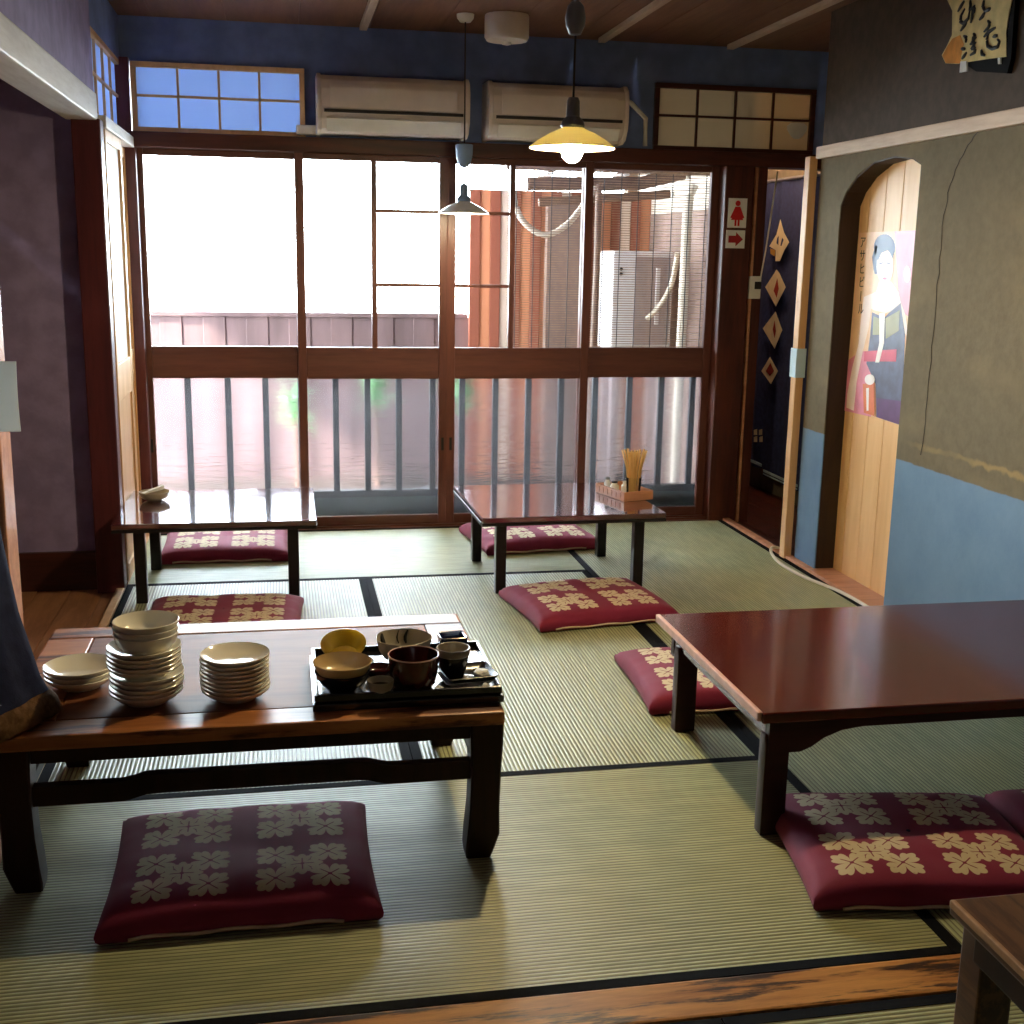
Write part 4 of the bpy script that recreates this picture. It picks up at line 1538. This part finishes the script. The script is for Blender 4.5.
cc = MB().loft([coat_ring(*p_) for p_ in prof]).build('coat_cloth', 'coat', r, smooth=70)
MB().loft([coat_ring(.340, .262, .17, grow=.002), coat_ring(.346, .264, .173, grow=.008), coat_ring(.375, .258, .18, grow=.006), coat_ring(.39, .248, .184, grow=.001)]).build('hem', 'coat_hem', cc, smooth=70)
MB().tube([(-.68, 2.80, 1.40), (-.70, 2.76, 1.37), (-.72, 2.72, 1.355), (-.73, 2.69, 1.38)], .006, 8).build('hook', 'grey_metal', r)

# ================================================================== OUTSIDE
struct(MB().box((-6, 5.58, -.5), (2.16, 14, -.4)).build('ground_yard', 'ground'))
# balustrade behind the wavy glass
r = thing('railing', 'dark barred railing outside behind the wavy glass', 'railing', (.75, 5.587, -.4))
for z0, z1 in ((.12, .155), (.72, .75)):
    MB().box((-.62, 5.574, z0), (2.10, 5.60, z1), .003).build('rail', 'bar', r)
for x in (-.424, -.247, -.08, .08, .238, .385, .531, .69, .83, .99, 1.15, 1.31, 1.478, 1.65, 1.81, 1.97):
    MB().box((x - .014, 5.574, .155), (x + .014, 5.596, .72), .002).build('bar', 'bar', r)
for x in (-.6, .75, 2.08):
    MB().box((x - .02, 5.574, -.4), (x + .02, 5.60, .12), .003).build('post', 'bar', r)
# low wall below the railing, on the yard side
struct(MB().box((-.75, 5.612, -.42), (2.15, 5.64, .115)).build('wall_plinth', 'plinth'))
# boundary fence
r = thing('fence', 'low weathered board fence outside the bright window', 'fence', (-1.0, 7.1, -.4))
mb = MB()
x = -5.0
k = 0
while x < 1.06:
    mb.box((x, 7.08 + .006 * (k % 2), -.4), (x + .1235, 7.10 + .006 * (k % 2), .89), .003)
    x += .12
    k += 1
mb.build('fence_panel', 'fence', r)
MB().box((-5, 7.06, .885), (1.08, 7.12, .91), .004).build('cap_rail', 'fence', r)
# russet house wall on the far side, right part
mb = MB()
x = 1.08
k = 0
while x < 3.0:
    mb.box((x, 7.0 + .008 * (k % 2), -.4), (x + .0595, 7.04 + .008 * (k % 2), 1.62), .004, mi=(0, 1, 0, 2, 0, 1)[k % 6])
    x += .06
    k += 1
struct(mb.build('wall_outside', ['brick', 'orange_board', 'cream_board']))
struct(MB().box((1.52, 6.92, -.4), (1.78, 6.99, 1.58)).build('wall_outside_shutter', 'siding'))
# eave roof above the yard's right part
r = thing('eave_roof', 'weathered timber eave outside over the outdoor unit', 'roof', (1.9, 6.3, 1.6))
MB().box((1.50, 5.75, 1.93), (2.15, 7.6, 1.96), rot=(R8(-9), 0, 0)).build('roof_sheet', 'roof', r)
MB().tube([(1.30, 6.45, 1.625), (1.9, 6.40, 1.64), (2.14, 6.36, 1.70)], .036, 10).build('beam', 'timber', r)
MB().tube([(1.40, 6.62, 1.54), (2.14, 6.60, 1.60)], .024, 10).build('beam', 'timber', r)
for x in (1.55, 1.78, 2.0):
    MB().box((x - .02, 5.85, 1.79), (x + .02, 7.3, 1.83), rot=(R8(-9), 0, 0)).build('rafter', 'timber', r)
MB().tube([(1.655, 6.3, 1.62), (1.63, 6.2, 1.2), (1.60, 6.12, .6), (1.585, 6.1, -.4)], .018, 10).build('post', 'pole', r)
# outdoor unit
r = thing('outdoor_unit', 'white air conditioner outdoor unit behind the bamboo blind', 'outdoor unit', (1.89, 6.4, .72))
MB().box((1.74, 6.28, .76), (2.075, 6.56, 1.285), .012).build('casing', 'unit_white', r)
MB().box((1.86, 6.268, .79), (2.06, 6.281, 1.255), .006).build('grille', 'unit_grey', r)
MB().box((1.975, 6.255, .9), (1.998, 6.27, 1.20), .004).build('side_cover', 'unit_white', r)
MB().box((1.72, 6.26, .70), (2.10, 6.58, .755), .004).box((1.76, 6.3, -.4), (1.80, 6.34, .70)).box((2.03, 6.3, -.4), (2.07, 6.34, .70)).box((1.76, 6.5, -.4), (1.80, 6.54, .70)).box((2.03, 6.5, -.4), (2.07, 6.54, .70)).build('stand', 'unit_grey', r)
MB().sphere((1.785, 6.279, 1.19), .009, 10).sphere((1.785, 6.279, 1.165), .009, 10).build('badge', 'ink', r)
o = MB().tube(cr_spline([(2.09, 6.05, 1.62), (2.06, 6.04, 1.52), (2.055, 6.03, 1.2), (2.05, 6.02, .9), (2.05, 6.02, -.4)]), .026, 12).build('pipe', 'pipe_cream', at=(2.05, 6.03, -.4))
tag(o, 'cream wrapped pipe standing outside next to the white outdoor unit', 'pipe')
o = MB().tube(cr_spline([(2.03, 6.085, 1.28), (2.02, 6.13, 1.12), (1.98, 6.2, 1.0), (1.93, 6.25, .93)]), .014, 10).build('hose', 'pipe_cream', at=(2.0, 6.15, 1.0))
tag(o, 'short cream hose bending from the pipe to the outdoor unit', 'hose')
o = MB().tube(cr_spline([(1.16, 6.2, 1.80), (1.17, 6.2, 1.60), (1.22, 6.2, 1.44), (1.34, 6.2, 1.36), (1.46, 6.2, 1.41), (1.56, 6.2, 1.53), (1.62, 6.25, 1.60)]), .016, 10).build('hose', 'pipe_cream', at=(1.3, 6.2, 1.4))
tag(o, 'pale looping hose hanging outside from the eave', 'hose')
# bamboo blind
r = thing('bamboo_blind', 'fine bamboo blind hanging outside the two panes at the pillar', 'blind', (1.54, 5.72, 1.68))
mb = MB()
z = .80
while z < 1.645:
    mb.box((1.06, 5.708, z), (2.08, 5.711, z + .0036))
    z += .0115
mb.build('bamboo_slat', 'sudare', r)
mb = MB()
for k in range(12):
    x = 1.10 + k * .085
    mb.tube([(x, 5.706, .80), (x, 5.706, 1.66)], .0022, 5)
mb.build('thread', 'cord', r)
MB().box((1.05, 5.70, 1.645), (2.09, 5.72, 1.665), .004).build('top_bar', 'sudare', r)
# plants
for i, (x, y, h, lab) in enumerate(((.50, 6.62, .50, 'small spiky green plant outside in front of the fence gap'), (.98, 6.62, .46, 'green leafy plant outside behind the middle sash'), (.06, 6.62, .40, 'low green plant outside nearest the blank fence'))):
    r = thing('plant', lab, 'plant', (x, y, -.4), 'yard plants outside the window')
    mb = MB()
    for k in range(46):
        a = random.random() * 2 * PI
        L = .10 + .13 * random.random()
        el = random.uniform(.2, 1.35)
        c = Vector((x, y, -.4 + .86 + random.uniform(-.12, .06) + (h - .46)))
        d = Vector((math.cos(a) * math.cos(el), math.sin(a) * math.cos(el), math.sin(el)))
        side = d.cross(Vector((0, 0, 1))).normalized() * .016
        p1 = c + d * L * .5 + Vector((0, 0, .02))
        p2 = c + d * L - Vector((0, 0, .03))
        mb.poly([c, p1 - side, p2, p1 + side])
    mb.build('leaves', 'leaf', r, smooth=80)
    MB().tube([(x, y, -.4), (x + .01, y, .1), (x, y, .48)], [.016, .013, .009], 8).build('stem', 'pole', r)

# ================================================================== LIGHT
w = bpy.data.worlds.new('world')
S.world = w
w.use_nodes = True
bg = w.node_tree.nodes['Background']
bg.inputs[0].default_value = (.80, .91, 1, 1)
bg.inputs[1].default_value = 20.0
ld = bpy.data.lights.new('window_portal', 'AREA')
ld.shape = 'RECTANGLE'
ld.size = 2.62
ld.size_y = 2.0
ld.cycles.is_portal = True
lo = bpy.data.objects.new('window_portal', ld)
COL.objects.link(lo)
lo.location = (.73, 5.606, 1.05)
lo.rotation_euler = (-PI / 2, 0, 0)

sd = bpy.data.lights.new('sun', 'SUN')
sd.energy = 16
sd.angle = R8(2)
sd.color = (1, .95, .88)
so = bpy.data.objects.new('sun', sd)
COL.objects.link(so)
so.location = (-4, 4, 6)
so.rotation_euler = Vector((.72, .30, -.62)).to_track_quat('-Z', 'Y').to_euler()
